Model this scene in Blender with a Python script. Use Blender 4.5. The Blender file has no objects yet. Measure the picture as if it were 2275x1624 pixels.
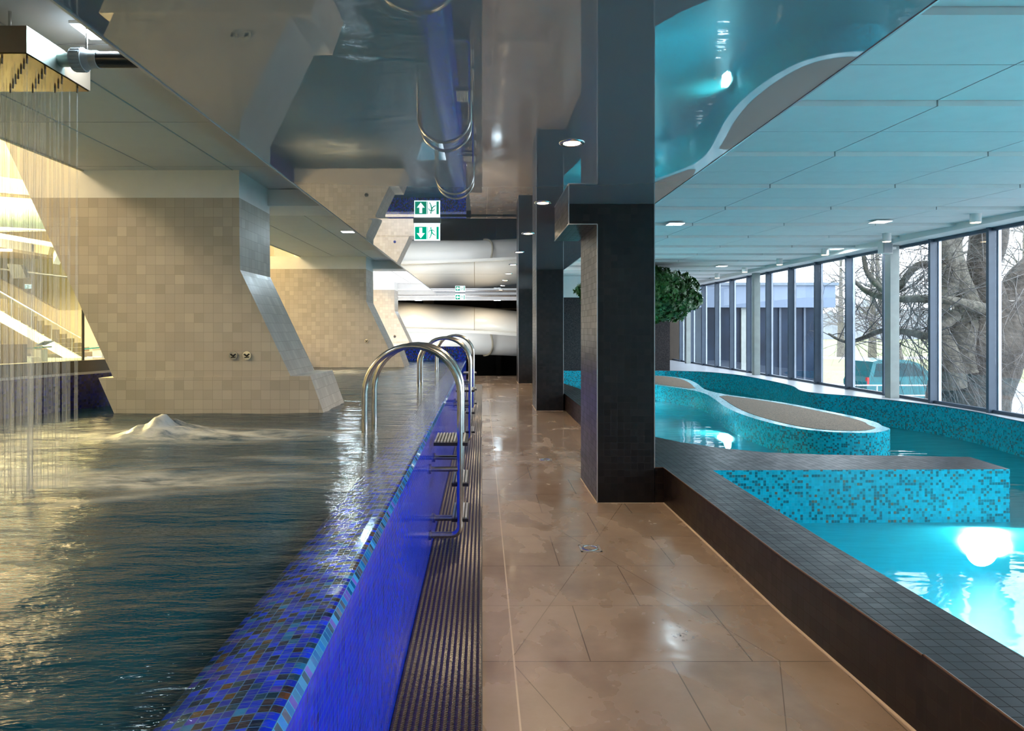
import bpy, math, random
from mathutils import Vector, noise
random.seed(7)
sc = bpy.context.scene
# ------------------------------------------------------------ camera
F = 1500.0; W_, H_ = 2275, 1624; VX, VY = 1071.0, 730.0; EYE = 1.58
cd = bpy.data.cameras.new('camera'); cam = bpy.data.objects.new('camera', cd)
sc.collection.objects.link(cam); sc.camera = cam
cam.location = (0, 0, EYE); cam.rotation_euler = (math.radians(90), 0, 0)
cd.sensor_width = 36; cd.lens = F / W_ * 36
cd.shift_x = (W_/2 - VX)/W_; cd.shift_y = (VY - H_/2)/W_
cd.clip_start = .05; cd.clip_end = 600
# ------------------------------------------------------------ render look
sc.view_settings.view_transform = 'Standard'; sc.view_settings.look = 'None'
sc.view_settings.gamma = 1; sc.view_settings.use_curve_mapping = False
sc.view_settings.exposure = 2.15
cy = sc.cycles
cy.use_denoising = True; cy.use_adaptive_sampling = True; cy.adaptive_threshold = .02
cy.max_bounces = 7; cy.diffuse_bounces = 3; cy.glossy_bounces = 4; cy.transmission_bounces = 4
cy.transparent_max_bounces = 14; cy.caustics_reflective = False; cy.caustics_refractive = True
cy.sample_clamp_indirect = 4.0
# ------------------------------------------------------------ sky
wd = bpy.data.worlds.new('sky'); sc.world = wd; wd.use_nodes = True
nt = wd.node_tree; bg = nt.nodes['Background']
tc = nt.nodes.new('ShaderNodeTexCoord'); nz = nt.nodes.new('ShaderNodeTexNoise')
nz.inputs['Scale'].default_value = 2.2; nz.inputs['Detail'].default_value = 4
cr = nt.nodes.new('ShaderNodeValToRGB')
cr.color_ramp.elements[0].position = .3; cr.color_ramp.elements[0].color = (.80, .90, 1, 1)
cr.color_ramp.elements[1].position = .7; cr.color_ramp.elements[1].color = (1, 1, 1, 1)
nt.links.new(tc.outputs['Generated'], nz.inputs['Vector']); nt.links.new(nz.outputs['Fac'], cr.inputs['Fac'])
nt.links.new(cr.outputs['Color'], bg.inputs['Color']); bg.inputs['Strength'].default_value = 1.7

def area(name, loc, size, power, col, rot=(0, 0, 0), sy=None, portal=False, spread=None):
    l = bpy.data.lights.new(name, 'AREA'); l.energy = power; l.color = col
    l.shape = 'RECTANGLE'; l.size = size; l.size_y = sy or size
    if spread: l.spread = math.radians(spread)
    if portal: l.cycles.is_portal = True
    o = bpy.data.objects.new(name, l); sc.collection.objects.link(o)
    o.location = loc; o.rotation_euler = rot; return o
def spot(name, loc, power, col, ang=110, blend=.6, rad=.05, rot=(0, 0, 0), parent=None):
    l = bpy.data.lights.new(name, 'SPOT'); l.energy = power; l.color = col
    l.spot_size = math.radians(ang); l.spot_blend = blend; l.shadow_soft_size = rad
    o = bpy.data.objects.new(name, l); sc.collection.objects.link(o)
    o.location = loc; o.rotation_euler = rot; return o
R90 = math.radians(90)
area('window_portal', (7.85, 13, 1.7), 28.5, 1, (1, 1, 1), (0, R90, 0), portal=True).data.size = 3.0
bpy.data.lights['window_portal'].size_y = 28.5
WARM = (1, .74, .46); HALLC = (1, .80, .54); COOL = (.72, .9, 1)
# unseen lights of the swimming hall on the left, some added to brighten it
for x, y, p in ((-12, 1, 400), (-24, 14, 900), (-22, 26, 900)):
    area('hall_light', (x, y, 8.6), 5, p, HALLC)
area('hall_light', (-27, 33, 7.5), 6, 2200, HALLC)  # added light out of view, brightens the stairs end of the hall
for x, y, p in ((-10, -1, 220), (-13, 10, 1100), (-17, 17, 3800), (-24, 20, 1500)):
    area('hall_fill_up', (x, y, 5.2), 3, p, HALLC, (math.radians(180), 0, 0))  # added upward fill, brightens the hall ceiling and its gold reflection in the pool
# ------------------------------------------------------------ helpers
PI = math.pi
def px(x, y, D): return Vector(((x-VX)*D/F, D, EYE-(y-VY)*D/F))
class MB:
    def __init__(s): s.v = []; s.f = []; s.uv = []; s.m = []; s.sm = []
    def face(s, pts, uv=None, m=0, sm=False):
        n = len(s.v); s.v += [tuple(p) for p in pts]; s.f.append(list(range(n, n+len(pts))))
        s.uv.append(uv); s.m.append(m); s.sm.append(sm)
    def raw(s, vs, fs, m=0, sm=False, uvs=None):
        n = len(s.v); s.v += [tuple(p) for p in vs]
        for i, f in enumerate(fs):
            s.f.append([n+k for k in f]); s.uv.append(uvs[i] if uvs else None); s.m.append(m); s.sm.append(sm)
    def box(s, x0, x1, y0, y1, z0, z1, m=0):
        v = [(x, y, z) for z in (z0, z1) for y in (y0, y1) for x in (x0, x1)]
        s.raw(v, [(0, 2, 3, 1), (4, 5, 7, 6), (0, 1, 5, 4), (1, 3, 7, 5), (3, 2, 6, 7), (2, 0, 4, 6)], m)
    def prism(s, out, z0, z1, mt=0, ms=0, bottom=True):
        """vertical prism; counter-clockwise outline; ms one index or one per edge; uv in metres"""
        n = len(out); z1s = z1 if isinstance(z1, (list, tuple)) else [z1]*n
        s.face([(x, y, z) for (x, y), z in zip(out, z1s)], [(x, y) for x, y in out], mt)
        if bottom: s.face([(x, y, z0) for x, y in reversed(out)], [(x, y) for x, y in reversed(out)], mt)
        a = 0
        for i in range(n):
            p, q = out[i], out[(i+1) % n]; L = math.hypot(q[0]-p[0], q[1]-p[1])
            za, zb = z1s[i], z1s[(i+1) % n]
            s.face([(p[0], p[1], z0), (q[0], q[1], z0), (q[0], q[1], zb), (p[0], p[1], za)],
                   [(a, z0), (a+L, z0), (a+L, zb), (a, za)], ms[i] if isinstance(ms, (list, tuple)) else ms)
            a += L
    def slab(s, poly, axis_y0, axis_y1, m=0):
        """polygon in x,z (counter-clockwise seen from -y) pushed along y"""
        n = len(poly)
        s.face([(x, axis_y0, z) for x, z in poly], None, m)
        s.face([(x, axis_y1, z) for x, z in reversed(poly)], None, m)
        for i in range(n):
            p, q = poly[i], poly[(i+1) % n]
            s.face([(p[0], axis_y0, p[1]), (p[0], axis_y1, p[1]), (q[0], axis_y1, q[1]), (q[0], axis_y0, q[1])], None, m)
    def tube(s, pts, r, n=10, cap=True, m=0):
        pts = [Vector(p) for p in pts]; rs = r if isinstance(r, (list, tuple)) else [r]*len(pts)
        vs = []; up = None
        for i, p in enumerate(pts):
            t = (pts[min(i+1, len(pts)-1)] - pts[max(i-1, 0)])
            if t.length < 1e-9: t = Vector((0, 0, 1))
            t.normalize()
            if up is None: up = t.orthogonal().normalized()
            else:
                up = up - t*up.dot(t)
                up = up.normalized() if up.length > 1e-6 else t.orthogonal().normalized()
            b = t.cross(up)
            for k in range(n):
                a = 2*PI*k/n; vs.append(p + (up*math.cos(a)+b*math.sin(a))*rs[i])
        fs = []
        for i in range(len(pts)-1):
            for k in range(n):
                fs.append((i*n+k, i*n+(k+1) % n, (i+1)*n+(k+1) % n, (i+1)*n+k))
        s.raw(vs, fs, m, True)
        if cap:
            s.raw(vs[:n], [tuple(reversed(range(n)))], m); s.raw(vs[-n:], [tuple(range(n))], m)
    def cyl(s, c, axis, L, r, n=20, m=0, r2=None):
        a = Vector(axis).normalized(); c = Vector(c)
        s.tube([c, c+a*L], [r, r if r2 is None else r2], n, True, m)
    def grid(s, nx, ny, fn, m=0):
        vs = [fn(i/nx, j/ny) for j in range(ny+1) for i in range(nx+1)]
        fs = [(j*(nx+1)+i, j*(nx+1)+i+1, (j+1)*(nx+1)+i+1, (j+1)*(nx+1)+i) for j in range(ny) for i in range(nx)]
        s.raw(vs, fs, m, True)
def wloc(o):
    v = Vector((0, 0, 0))
    while o: v += o.location; o = o.parent
    return v
def obj(name, mb, mats, parent=None, at=None):
    off = wloc(parent) + (Vector(at) if at else Vector((0, 0, 0)))
    me = bpy.data.meshes.new(name)
    me.from_pydata([(v[0]-off.x, v[1]-off.y, v[2]-off.z) for v in mb.v], [], mb.f)
    if not isinstance(mats, (list, tuple)): mats = [mats]
    for m in mats: me.materials.append(m)
    uvl = me.uv_layers.new(name='UVMap')
    for p in me.polygons:
        p.material_index = min(mb.m[p.index], len(mats)-1); p.use_smooth = mb.sm[p.index]
        u = mb.uv[p.index]
        if u is None:
            n = p.normal; ax, ay, az = abs(n.x), abs(n.y), abs(n.z)
            for li, vi in zip(p.loop_indices, p.vertices):
                x, y, z = mb.v[vi]
                if az >= ax*.8 and az >= ay: uvl.data[li].uv = (x, y)
                elif ay >= ax: uvl.data[li].uv = (x, z)
                else: uvl.data[li].uv = (y, z)
        else:
            for li, c in zip(p.loop_indices, u): uvl.data[li].uv = c
    o = bpy.data.objects.new(name, me); sc.collection.objects.link(o)
    if at: o.location = at
    if parent: o.parent = parent
    return o
def tag(o, label=None, cat=None, group=None, kind=None):
    if label: o['label'] = label
    if cat: o['category'] = cat
    if group: o['group'] = group
    if kind: o['kind'] = kind
    return o
def thing(name, label, cat, loc=(0, 0, 0), group=None):
    o = bpy.data.objects.new(name, None); sc.collection.objects.link(o); o.location = loc
    o.empty_display_size = .1
    return tag(o, label, cat, group)
def struct(name, mb, mats): return tag(obj(name, mb, mats), kind='structure')
def copy_tree(o, parent=None):
    c = o.copy(); sc.collection.objects.link(c)
    if parent: c.parent = parent
    for ch in list(o.children): copy_tree(ch, c)
    return c
def spline(pts, n=8, closed=False):
    P = [Vector(p) for p in pts]; N = len(P); out = []
    for i in range(N if closed else N-1):
        if closed: a, b, c, d = P[(i-1) % N], P[i], P[(i+1) % N], P[(i+2) % N]
        else: a, b, c, d = P[max(i-1, 0)], P[i], P[i+1], P[min(i+2, N-1)]
        for k in range(n):
            t = k/n
            out.append(.5*((2*b)+(c-a)*t+(2*a-5*b+4*c-d)*t*t+(3*b-a-3*c+d)*t**3))
    if not closed: out.append(P[-1])
    return out
# ------------------------------------------------------------ materials
def nm(name):
    m = bpy.data.materials.new(name); m.use_nodes = True; t = m.node_tree
    return m, t, t.nodes['Principled BSDF'], t.nodes['Material Output']
def N(t, typ, **k):
    n = t.nodes.new(typ)
    for a, b in k.items():
        if a.startswith('i_'): n.inputs[a[2:].replace('_', ' ')].default_value = b
        else: setattr(n, a, b)
    return n
def math_(t, op, a, b=None, clamp=False):
    n = t.nodes.new('ShaderNodeMath'); n.operation = op; n.use_clamp = clamp
    for i, x in enumerate((a, b)):
        if x is None: continue
        if isinstance(x, (int, float)): n.inputs[i].default_value = x
        else: t.links.new(x, n.inputs[i])
    return n.outputs[0]
def ramp(t, fac, stops, const=False):
    n = t.nodes.new('ShaderNodeValToRGB'); r = n.color_ramp
    if const: r.interpolation = 'CONSTANT'
    while len(r.elements) < len(stops): r.elements.new(.5)
    for e, (p, c) in zip(r.elements, stops): e.position = p; e.color = (*c, 1)
    t.links.new(fac, n.inputs[0]); return n.outputs[0]
def mixc(t, fac, a, b, typ='MIX'):
    n = t.nodes.new('ShaderNodeMix'); n.data_type = 'RGBA'; n.blend_type = typ
    for s, x in ((n.inputs[0], fac), (n.inputs[6], a), (n.inputs[7], b)):
        if isinstance(x, (int, float)): s.default_value = x
        elif isinstance(x, tuple): s.default_value = (*x, 1)
        else: t.links.new(x, s)
    return n.outputs[2]
def plain(name, col, rough=.5, metal=0, vary=.08, scale=6, bump=0, spec=.5):
    m, t, b, o = nm(name)
    g = N(t, 'ShaderNodeNewGeometry'); n = N(t, 'ShaderNodeTexNoise', i_Scale=scale, i_Detail=3.0)
    t.links.new(g.outputs['Position'], n.inputs['Vector'])
    c = ramp(t, n.outputs['Fac'], [(.3, tuple(x*(1-vary) for x in col)), (.7, tuple(min(1, x*(1+vary)) for x in col))])
    t.links.new(c, b.inputs['Base Color'])
    b.inputs['Roughness'].default_value = rough; b.inputs['Metallic'].default_value = metal
    b.inputs['Specular IOR Level'].default_value = spec
    if bump:
        bp = N(t, 'ShaderNodeBump', i_Strength=bump, i_Distance=.05 if bump >= .9 else .01)
        t.links.new(n.outputs['Fac'], bp.inputs['Height']); t.links.new(bp.outputs[0], b.inputs['Normal'])
    return m
def emit(name, col, s):
    m, t, b, o = nm(name); e = N(t, 'ShaderNodeEmission'); e.inputs[0].default_value = (*col, 1); e.inputs[1].default_value = s
    t.links.new(e.outputs[0], o.inputs[0]); return m
def schlick(t, r0, normal=None):
    lw_ = N(t, 'ShaderNodeLayerWeight', i_Blend=.5)
    if normal: t.links.new(normal, lw_.inputs['Normal'])
    return math_(t, 'ADD', math_(t, 'MULTIPLY', math_(t, 'POWER', lw_.outputs['Facing'], 5), 1-r0), r0, True)
def mosaic(name, size, pal, grout, rough=.25, gw=.08, bump=.3, var=.25, streak=None, metal=0, sv=None, spec=.5, brick=0):
    m, t, b, o = nm(name)
    uv = N(t, 'ShaderNodeUVMap'); sp = N(t, 'ShaderNodeSeparateXYZ'); t.links.new(uv.outputs[0], sp.inputs[0])
    sv = sv or size
    u = math_(t, 'DIVIDE', sp.outputs[0], size); v = math_(t, 'DIVIDE', sp.outputs[1], sv)
    fv = math_(t, 'FLOOR', v)
    if brick: u = math_(t, 'ADD', u, math_(t, 'MULTIPLY', math_(t, 'MODULO', fv, 2), brick))
    fu = math_(t, 'FLOOR', u)
    cb = N(t, 'ShaderNodeCombineXYZ'); t.links.new(fu, cb.inputs[0]); t.links.new(fv, cb.inputs[1])
    wn = N(t, 'ShaderNodeTexWhiteNoise', noise_dimensions='2D'); t.links.new(cb.outputs[0], wn.inputs['Vector'])
    col = ramp(t, wn.outputs['Value'], pal, True)
    s2 = N(t, 'ShaderNodeSeparateColor'); t.links.new(wn.outputs['Color'], s2.inputs[0])
    vv = math_(t, 'ADD', math_(t, 'MULTIPLY', s2.outputs[1], var*2), 1-var)
    vc = N(t, 'ShaderNodeCombineColor')
    for i in range(3): t.links.new(vv, vc.inputs[i])
    col = mixc(t, 1.0, col, vc.outputs[0], 'MULTIPLY')
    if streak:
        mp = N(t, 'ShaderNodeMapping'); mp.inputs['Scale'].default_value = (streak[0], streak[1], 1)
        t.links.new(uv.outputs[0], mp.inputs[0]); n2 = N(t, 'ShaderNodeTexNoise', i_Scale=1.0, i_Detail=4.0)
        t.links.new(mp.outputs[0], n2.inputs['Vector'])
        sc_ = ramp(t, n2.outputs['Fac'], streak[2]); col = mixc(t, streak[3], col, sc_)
    e1 = math_(t, 'ABSOLUTE', math_(t, 'SUBTRACT', math_(t, 'FRACT', u), .5))
    e2 = math_(t, 'ABSOLUTE', math_(t, 'SUBTRACT', math_(t, 'FRACT', v), .5))
    gm = math_(t, 'GREATER_THAN', math_(t, 'MAXIMUM', e1, e2), .5-gw/2)
    col = mixc(t, gm, col, grout); t.links.new(col, b.inputs['Base Color'])
    rr = math_(t, 'ADD', math_(t, 'MULTIPLY', gm, .4), math_(t, 'ADD', rough-.05, math_(t, 'MULTIPLY', s2.outputs[2], .1)))
    t.links.new(rr, b.inputs['Roughness']); b.inputs['Specular IOR Level'].default_value = spec
    b.inputs['Metallic'].default_value = metal
    bp = N(t, 'ShaderNodeBump', i_Strength=bump, i_Distance=.003)
    hh = math_(t, 'ADD', math_(t, 'SUBTRACT', 1, gm), math_(t, 'MULTIPLY', s2.outputs[0], .5))
    t.links.new(hh, bp.inputs['Height']); t.links.new(bp.outputs[0], b.inputs['Normal'])
    return m
BLUEP = [(0, (.004, .018, .50)), (.24, (.006, .035, .80)), (.47, (.004, .010, .06)), (.60, (.008, .04, .11)), (.70, (.03, .02, .045)), (.82, (.10, .045, .02)), (.89, (.05, .03, .45)), (.955, (.012, .14, .42))]
M = {}
M['blue'] = mosaic('blue_mosaic', .0235, BLUEP, (.008, .09, .30), .12, .1, .25, .3)
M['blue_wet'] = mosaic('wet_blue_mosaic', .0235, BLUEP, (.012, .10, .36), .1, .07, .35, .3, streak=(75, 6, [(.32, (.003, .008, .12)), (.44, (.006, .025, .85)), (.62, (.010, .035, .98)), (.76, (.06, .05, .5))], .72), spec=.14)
M['blue_edge'] = mosaic('pale_blue_edge_mosaic', .0235, [(0, (.01, .12, .45)), (.3, (.02, .05, .12)), (.5, (.03, .22, .6)), (.75, (.08, .1, .2)), (.88, (.12, .10, .6))], (.01, .25, .55), .06, .1, .3, .35)
M['navy'] = mosaic('navy_mosaic', .0235, [(0, (.004, .008, .10)), (.5, (.008, .012, .2)), (.8, (.003, .004, .04))], (.005, .01, .1), .3, .08, .2)
TURQ = [(0, (.003, .42, .56)), (.40, (.005, .37, .50)), (.67, (.008, .15, .20)), (.88, (.05, .13, .15)), (.95, (.14, .12, .09)), (.975, (.02, .33, .4))]
M['turq'] = mosaic('turquoise_mosaic', .0255, TURQ, (.01, .45, .56), .26, .08, .25, .12, spec=.28)
M['turq_sheen'] = mosaic('turquoise_mosaic_sheen', .0255, [(0, (.16, .52, .62)), (.5, (.25, .62, .72)), (.8, (.10, .40, .52))], (.3, .6, .7), .2, .08, .2)  # paler copy of the turquoise, light reflected off the top painted in
M['dark'] = mosaic('black_tile', .0608, [(0, (.0065, .006, .007)), (.4, (.009, .008, .0085)), (.7, (.005, .005, .0065))], (.016, .015, .017), .36, .035, .25, .35, spec=.38)
M['darkb'] = mosaic('brown_black_tile', .0608, [(0, (.010, .006, .0045)), (.4, (.013, .008, .006)), (.7, (.008, .005, .004))], (.028, .02, .017), .38, .035, .25, .3, spec=.28)
M['slate'] = mosaic('slate_coping_tile', .0608, [(0, (.010, .013, .019)), (.4, (.013, .017, .024)), (.7, (.008, .011, .016))], (.003, .003, .005), .36, .06, .2, .15, spec=.2)
M['beige'] = mosaic('beige_stone_tile', .0815, [(0, (.47, .42, .36)), (.35, (.49, .44, .38)), (.6, (.44, .39, .33)), (.8, (.52, .47, .40))], (.34, .30, .25), .42, .03, .2, .06)
def speckle(name, a, b, c, scale, rough=.8):
    m, t, bs, o = nm(name); g = N(t, 'ShaderNodeNewGeometry'); v = N(t, 'ShaderNodeTexVoronoi', i_Scale=scale)
    t.links.new(g.outputs['Position'], v.inputs['Vector'])
    s = N(t, 'ShaderNodeSeparateColor'); t.links.new(v.outputs['Color'], s.inputs[0])
    t.links.new(ramp(t, s.outputs[0], [(0, a), (.4, b), (.75, c)], True), bs.inputs['Base Color'])
    bs.inputs['Roughness'].default_value = rough
    bp = N(t, 'ShaderNodeBump', i_Strength=.5, i_Distance=.006); t.links.new(v.outputs['Distance'], bp.inputs['Height'])
    t.links.new(bp.outputs[0], bs.inputs['Normal']); return m
M['pebble'] = speckle('pebble_resin', (.17, .13, .095), (.25, .19, .14), (.11, .085, .065), 90)
M['darkwall'] = speckle('dark_brown_granulate', (.025, .018, .02), (.05, .036, .038), (.012, .01, .012), 60)
M['white'] = plain('white_plaster', (.84, .82, .79), .7, vary=.03)
M['cream'] = plain('cream_paint', (.66, .58, .38), .7, vary=.04)
M['sand'] = plain('sand_coloured_wall', (.36, .29, .20), .7, vary=.05)
M['panel'] = plain('white_ceiling_panel', (.80, .80, .78), .75, vary=.02)
M['panel_l'] = plain('grey_white_ceiling_panel', (.66, .65, .64), .75, vary=.02)
M['sill'] = plain('pale_sill_tile', (.42, .45, .50), .3, vary=.06)
M['steel'] = plain('brushed_steel', (.58, .56, .53), .22, 1, vary=.1, scale=30)
M['chrome'] = plain('chrome', (.75, .75, .75), .1, 1, vary=.03)
M['galv'] = plain('galvanised_steel', (.36, .43, .40), .45, 1, vary=.25, scale=9)
M['bronze'] = plain('brown_box_metal', (.19, .145, .11), .4, .3)
M['gold'] = plain('polished_brass_plate', (.30, .20, .09), .2, 1, vary=.08)
M['blackp'] = plain('black_plastic', (.02, .02, .022), .25)
M['grey_pl'] = plain('grey_plastic', (.35, .37, .39), .4)
M['rubber'] = plain('black_rubber', (.012, .012, .013), .45)
M['mull'] = plain('slate_blue_aluminium', (.06, .088, .13), .38, .1)
M['alu'] = plain('pale_aluminium', (.55, .62, .72), .35, .3)
M['post'] = plain('grey_green_painted_steel', (.30, .34, .33), .5)
M['trim'] = plain('bright_metal_trim', (.50, .50, .52), .3, .6)
M['slide'] = plain('white_fibreglass', (.80, .78, .72), .22, vary=.03, scale=1.5)
M['seam'] = plain('beige_sealant', (.42, .36, .26), .6)
M['slate_wall'] = plain('dark_brown_wall', (.05, .038, .028), .8)
M['void'] = plain('pit_darkness', (.008, .007, .006), .9)  # near-black colour stands in for the darkness under the slide
M['kerb'] = plain('dark_grey_kerb', (.05, .052, .05), .4)
M['grout'] = plain('light_grout_line', (.45, .36, .27), .6)
M['lamp_w'] = emit('warm_lamp', (1, .78, .5), 6)
M['lamp_c'] = emit('cool_lamp', (.82, .95, 1), 1.7)
M['lamp_s'] = emit('soft_warm_lamp', (1, .72, .42), 5)
M['lamp_u'] = emit('underwater_lamp', (.75, .95, 1), 22)
M['green'] = emit('green_sign', (.0, .34, .20), .27)
M['sign_w'] = emit('white_sign', (.74, .97, 1), .62)
M['leaf'] = plain('dark_green_leaf', (.03, .115, .018), .38, vary=.5, scale=5)
M['bark'] = plain('grey_bark', (.12, .11, .09), .9, vary=.45, scale=11, bump=1)
M['bark_d'] = plain('dark_bark', (.06, .05, .042), .9, vary=.5, scale=9, bump=1)
M['twig'] = plain('grey_twig', (.15, .14, .135), .85, vary=.2)
M['grass'] = plain('pale_winter_grass', (.19, .215, .09), .95, vary=.15, scale=.4)
M['asphalt'] = plain('pale_asphalt', (.30, .31, .33), .9, vary=.06)
M['path'] = plain('light_pavement', (.42, .44, .47), .9, vary=.05)
M['van'] = plain('teal_car_paint', (.02, .13, .15), .2, .1, vary=.03)
M['carglass'] = plain('dark_car_glass', (.008, .04, .05), .06)
M['facade'] = plain('pale_blue_facade', (.14, .19, .28), .6, vary=.03)
M['roofedge'] = plain('grey_roof_edge', (.13, .17, .22), .6)
M['facglass'] = plain('dark_facade_glass', (.010, .022, .045), .3, vary=.4, scale=.8, spec=.15)
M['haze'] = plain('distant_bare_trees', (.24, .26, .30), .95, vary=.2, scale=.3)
M['teal'] = plain('teal_pool_floor', (.20, .25, .22), .4)
M['pooldeep'] = plain('deep_water_dark', (.003, .020, .034), .6, vary=.2, scale=.6)  # light lost in deep water put into the basin colour, tile itself is blue
M['red'] = plain('red_lens', (.5, .02, .02), .3)

def glass(name, tint=(1, 1, 1), ior=1.5, base=.02, rough=0.0):
    m, t, b, o = nm(name); t.nodes.remove(b)
    tr = N(t, 'ShaderNodeBsdfTransparent'); tr.inputs[0].default_value = (*tint, 1)
    gl = N(t, 'ShaderNodeBsdfGlossy'); gl.inputs['Roughness'].default_value = rough
    mx = N(t, 'ShaderNodeMixShader'); t.links.new(schlick(t, ((ior-1)/(ior+1))**2+base), mx.inputs[0])
    t.links.new(tr.outputs[0], mx.inputs[1]); t.links.new(gl.outputs[0], mx.inputs[2]); t.links.new(mx.outputs[0], o.inputs[0])
    return m
M['glass'] = glass('window_glass', (.93, .97, 1.0), 1.45, 0)
M['rail_glass'] = glass('balustrade_glass', (.86, .9, .84), 1.45, .01)
def water(name, tint, deep, milk, milkcol, sx, sy, bump, dist, rough=.04, foam=False, detail=4, body=0):
    m, t, b, o = nm(name); t.nodes.remove(b)
    g = N(t, 'ShaderNodeNewGeometry'); mp = N(t, 'ShaderNodeMapping'); mp.inputs['Scale'].default_value = (sx, sy, 1)
    mp.inputs['Rotation'].default_value = (0, 0, math.radians(-8))
    t.links.new(g.outputs['Position'], mp.inputs[0]); n = N(t, 'ShaderNodeTexNoise', i_Scale=1.0, i_Detail=float(detail), i_Roughness=.6)
    t.links.new(mp.outputs[0], n.inputs['Vector'])
    bp = N(t, 'ShaderNodeBump', i_Strength=bump, i_Distance=dist); t.links.new(n.outputs['Fac'], bp.inputs['Height'])
    tr = N(t, 'ShaderNodeBsdfTransparent'); tr.inputs[0].default_value = (*tint, 1)
    if deep:
        ad = N(t, 'ShaderNodeAttribute', attribute_name='depth')
        t.links.new(mixc(t, ad.outputs['Fac'], tint, deep), tr.inputs[0])
    df = N(t, 'ShaderNodeBsdfDiffuse'); df.inputs[0].default_value = (*milkcol, 1)
    tl = N(t, 'ShaderNodeBsdfTranslucent'); tl.inputs[0].default_value = (*milkcol, 1)
    md = N(t, 'ShaderNodeMixShader'); md.inputs[0].default_value = .5
    t.links.new(df.outputs[0], md.inputs[1]); t.links.new(tl.outputs[0], md.inputs[2])
    m1 = N(t, 'ShaderNodeMixShader'); m1.inputs[0].default_value = milk
    if deep: t.links.new(math_(t, 'MULTIPLY', ad.outputs['Fac'], milk), m1.inputs[0])
    base = tr.outputs[0]
    if body:
        rf = N(t, 'ShaderNodeBsdfRefraction'); rf.inputs['IOR'].default_value = 1.12; rf.inputs['Roughness'].default_value = .62
        rf.inputs[0].default_value = (*[c*.95 for c in tint], 1)
        mb_ = N(t, 'ShaderNodeMixShader'); mb_.inputs[0].default_value = body
        t.links.new(base, mb_.inputs[1]); t.links.new(rf.outputs[0], mb_.inputs[2]); base = mb_.outputs[0]
    t.links.new(base, m1.inputs[1]); t.links.new(md.outputs[0], m1.inputs[2])
    gl = N(t, 'ShaderNodeBsdfGlossy'); gl.inputs['Roughness'].default_value = rough
    t.links.new(bp.outputs[0], gl.inputs['Normal'])
    m2 = N(t, 'ShaderNodeMixShader'); t.links.new(schlick(t, .036, bp.outputs[0]), m2.inputs[0])
    t.links.new(m1.outputs[0], m2.inputs[1]); t.links.new(gl.outputs[0], m2.inputs[2])
    last = m2.outputs[0]
    if foam:
        at = N(t, 'ShaderNodeAttribute', attribute_name='foam')
        mp2 = N(t, 'ShaderNodeMapping'); mp2.inputs['Scale'].default_value = (3.5, 9, 3)
        t.links.new(g.outputs['Position'], mp2.inputs[0]); n2 = N(t, 'ShaderNodeTexNoise', i_Scale=1.0, i_Detail=6.0, i_Roughness=.65)
        t.links.new(mp2.outputs[0], n2.inputs['Vector'])
        k = math_(t, 'MULTIPLY', at.outputs['Fac'], math_(t, 'ADD', math_(t, 'MULTIPLY', n2.outputs['Fac'], 2.6), -.80), True)
        fd = N(t, 'ShaderNodeBsdfDiffuse'); fd.inputs[0].default_value = (.72, .74, .74, 1)
        m3 = N(t, 'ShaderNodeMixShader'); t.links.new(math_(t, 'MULTIPLY', k, .6, True), m3.inputs[0])
        t.links.new(last, m3.inputs[1]); t.links.new(fd.outputs[0], m3.inputs[2]); last = m3.outputs[0]
    t.links.new(last, o.inputs[0]); return m
M['water_l'] = water('dark_pool_water', (.80, .90, .96), (.02, .08, .11), .5, (.002, .13, .27), 3.2, 12, .30, .05, .10, True, 5)
M['water_r'] = water('turquoise_pool_water', (.42, .88, .90), None, .30, (.03, .56, .58), 1.6, 5, .25, .03, .03, False, 2, .7)
def stream_mat():
    m, t, b, o = nm('falling_water'); t.nodes.remove(b)
    tr = N(t, 'ShaderNodeBsdfTransparent'); df = N(t, 'ShaderNodeBsdfDiffuse'); df.inputs[0].default_value = (.85, .87, .88, 1)
    tl = N(t, 'ShaderNodeBsdfTranslucent'); tl.inputs[0].default_value = (.85, .87, .88, 1)
    a = N(t, 'ShaderNodeMixShader'); t.links.new(df.outputs[0], a.inputs[1]); t.links.new(tl.outputs[0], a.inputs[2])
    x = N(t, 'ShaderNodeMixShader'); x.inputs[0].default_value = .09
    t.links.new(tr.outputs[0], x.inputs[1]); t.links.new(a.outputs[0], x.inputs[2])
    gl = N(t, 'ShaderNodeBsdfGlossy'); gl.inputs['Roughness'].default_value = .15
    y = N(t, 'ShaderNodeMixShader'); t.links.new(schlick(t, .02), y.inputs[0]); t.links.new(x.outputs[0], y.inputs[1]); t.links.new(gl.outputs[0], y.inputs[2])
    t.links.new(y.outputs[0], o.inputs[0]); return m
M['stream'] = stream_mat()
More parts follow.
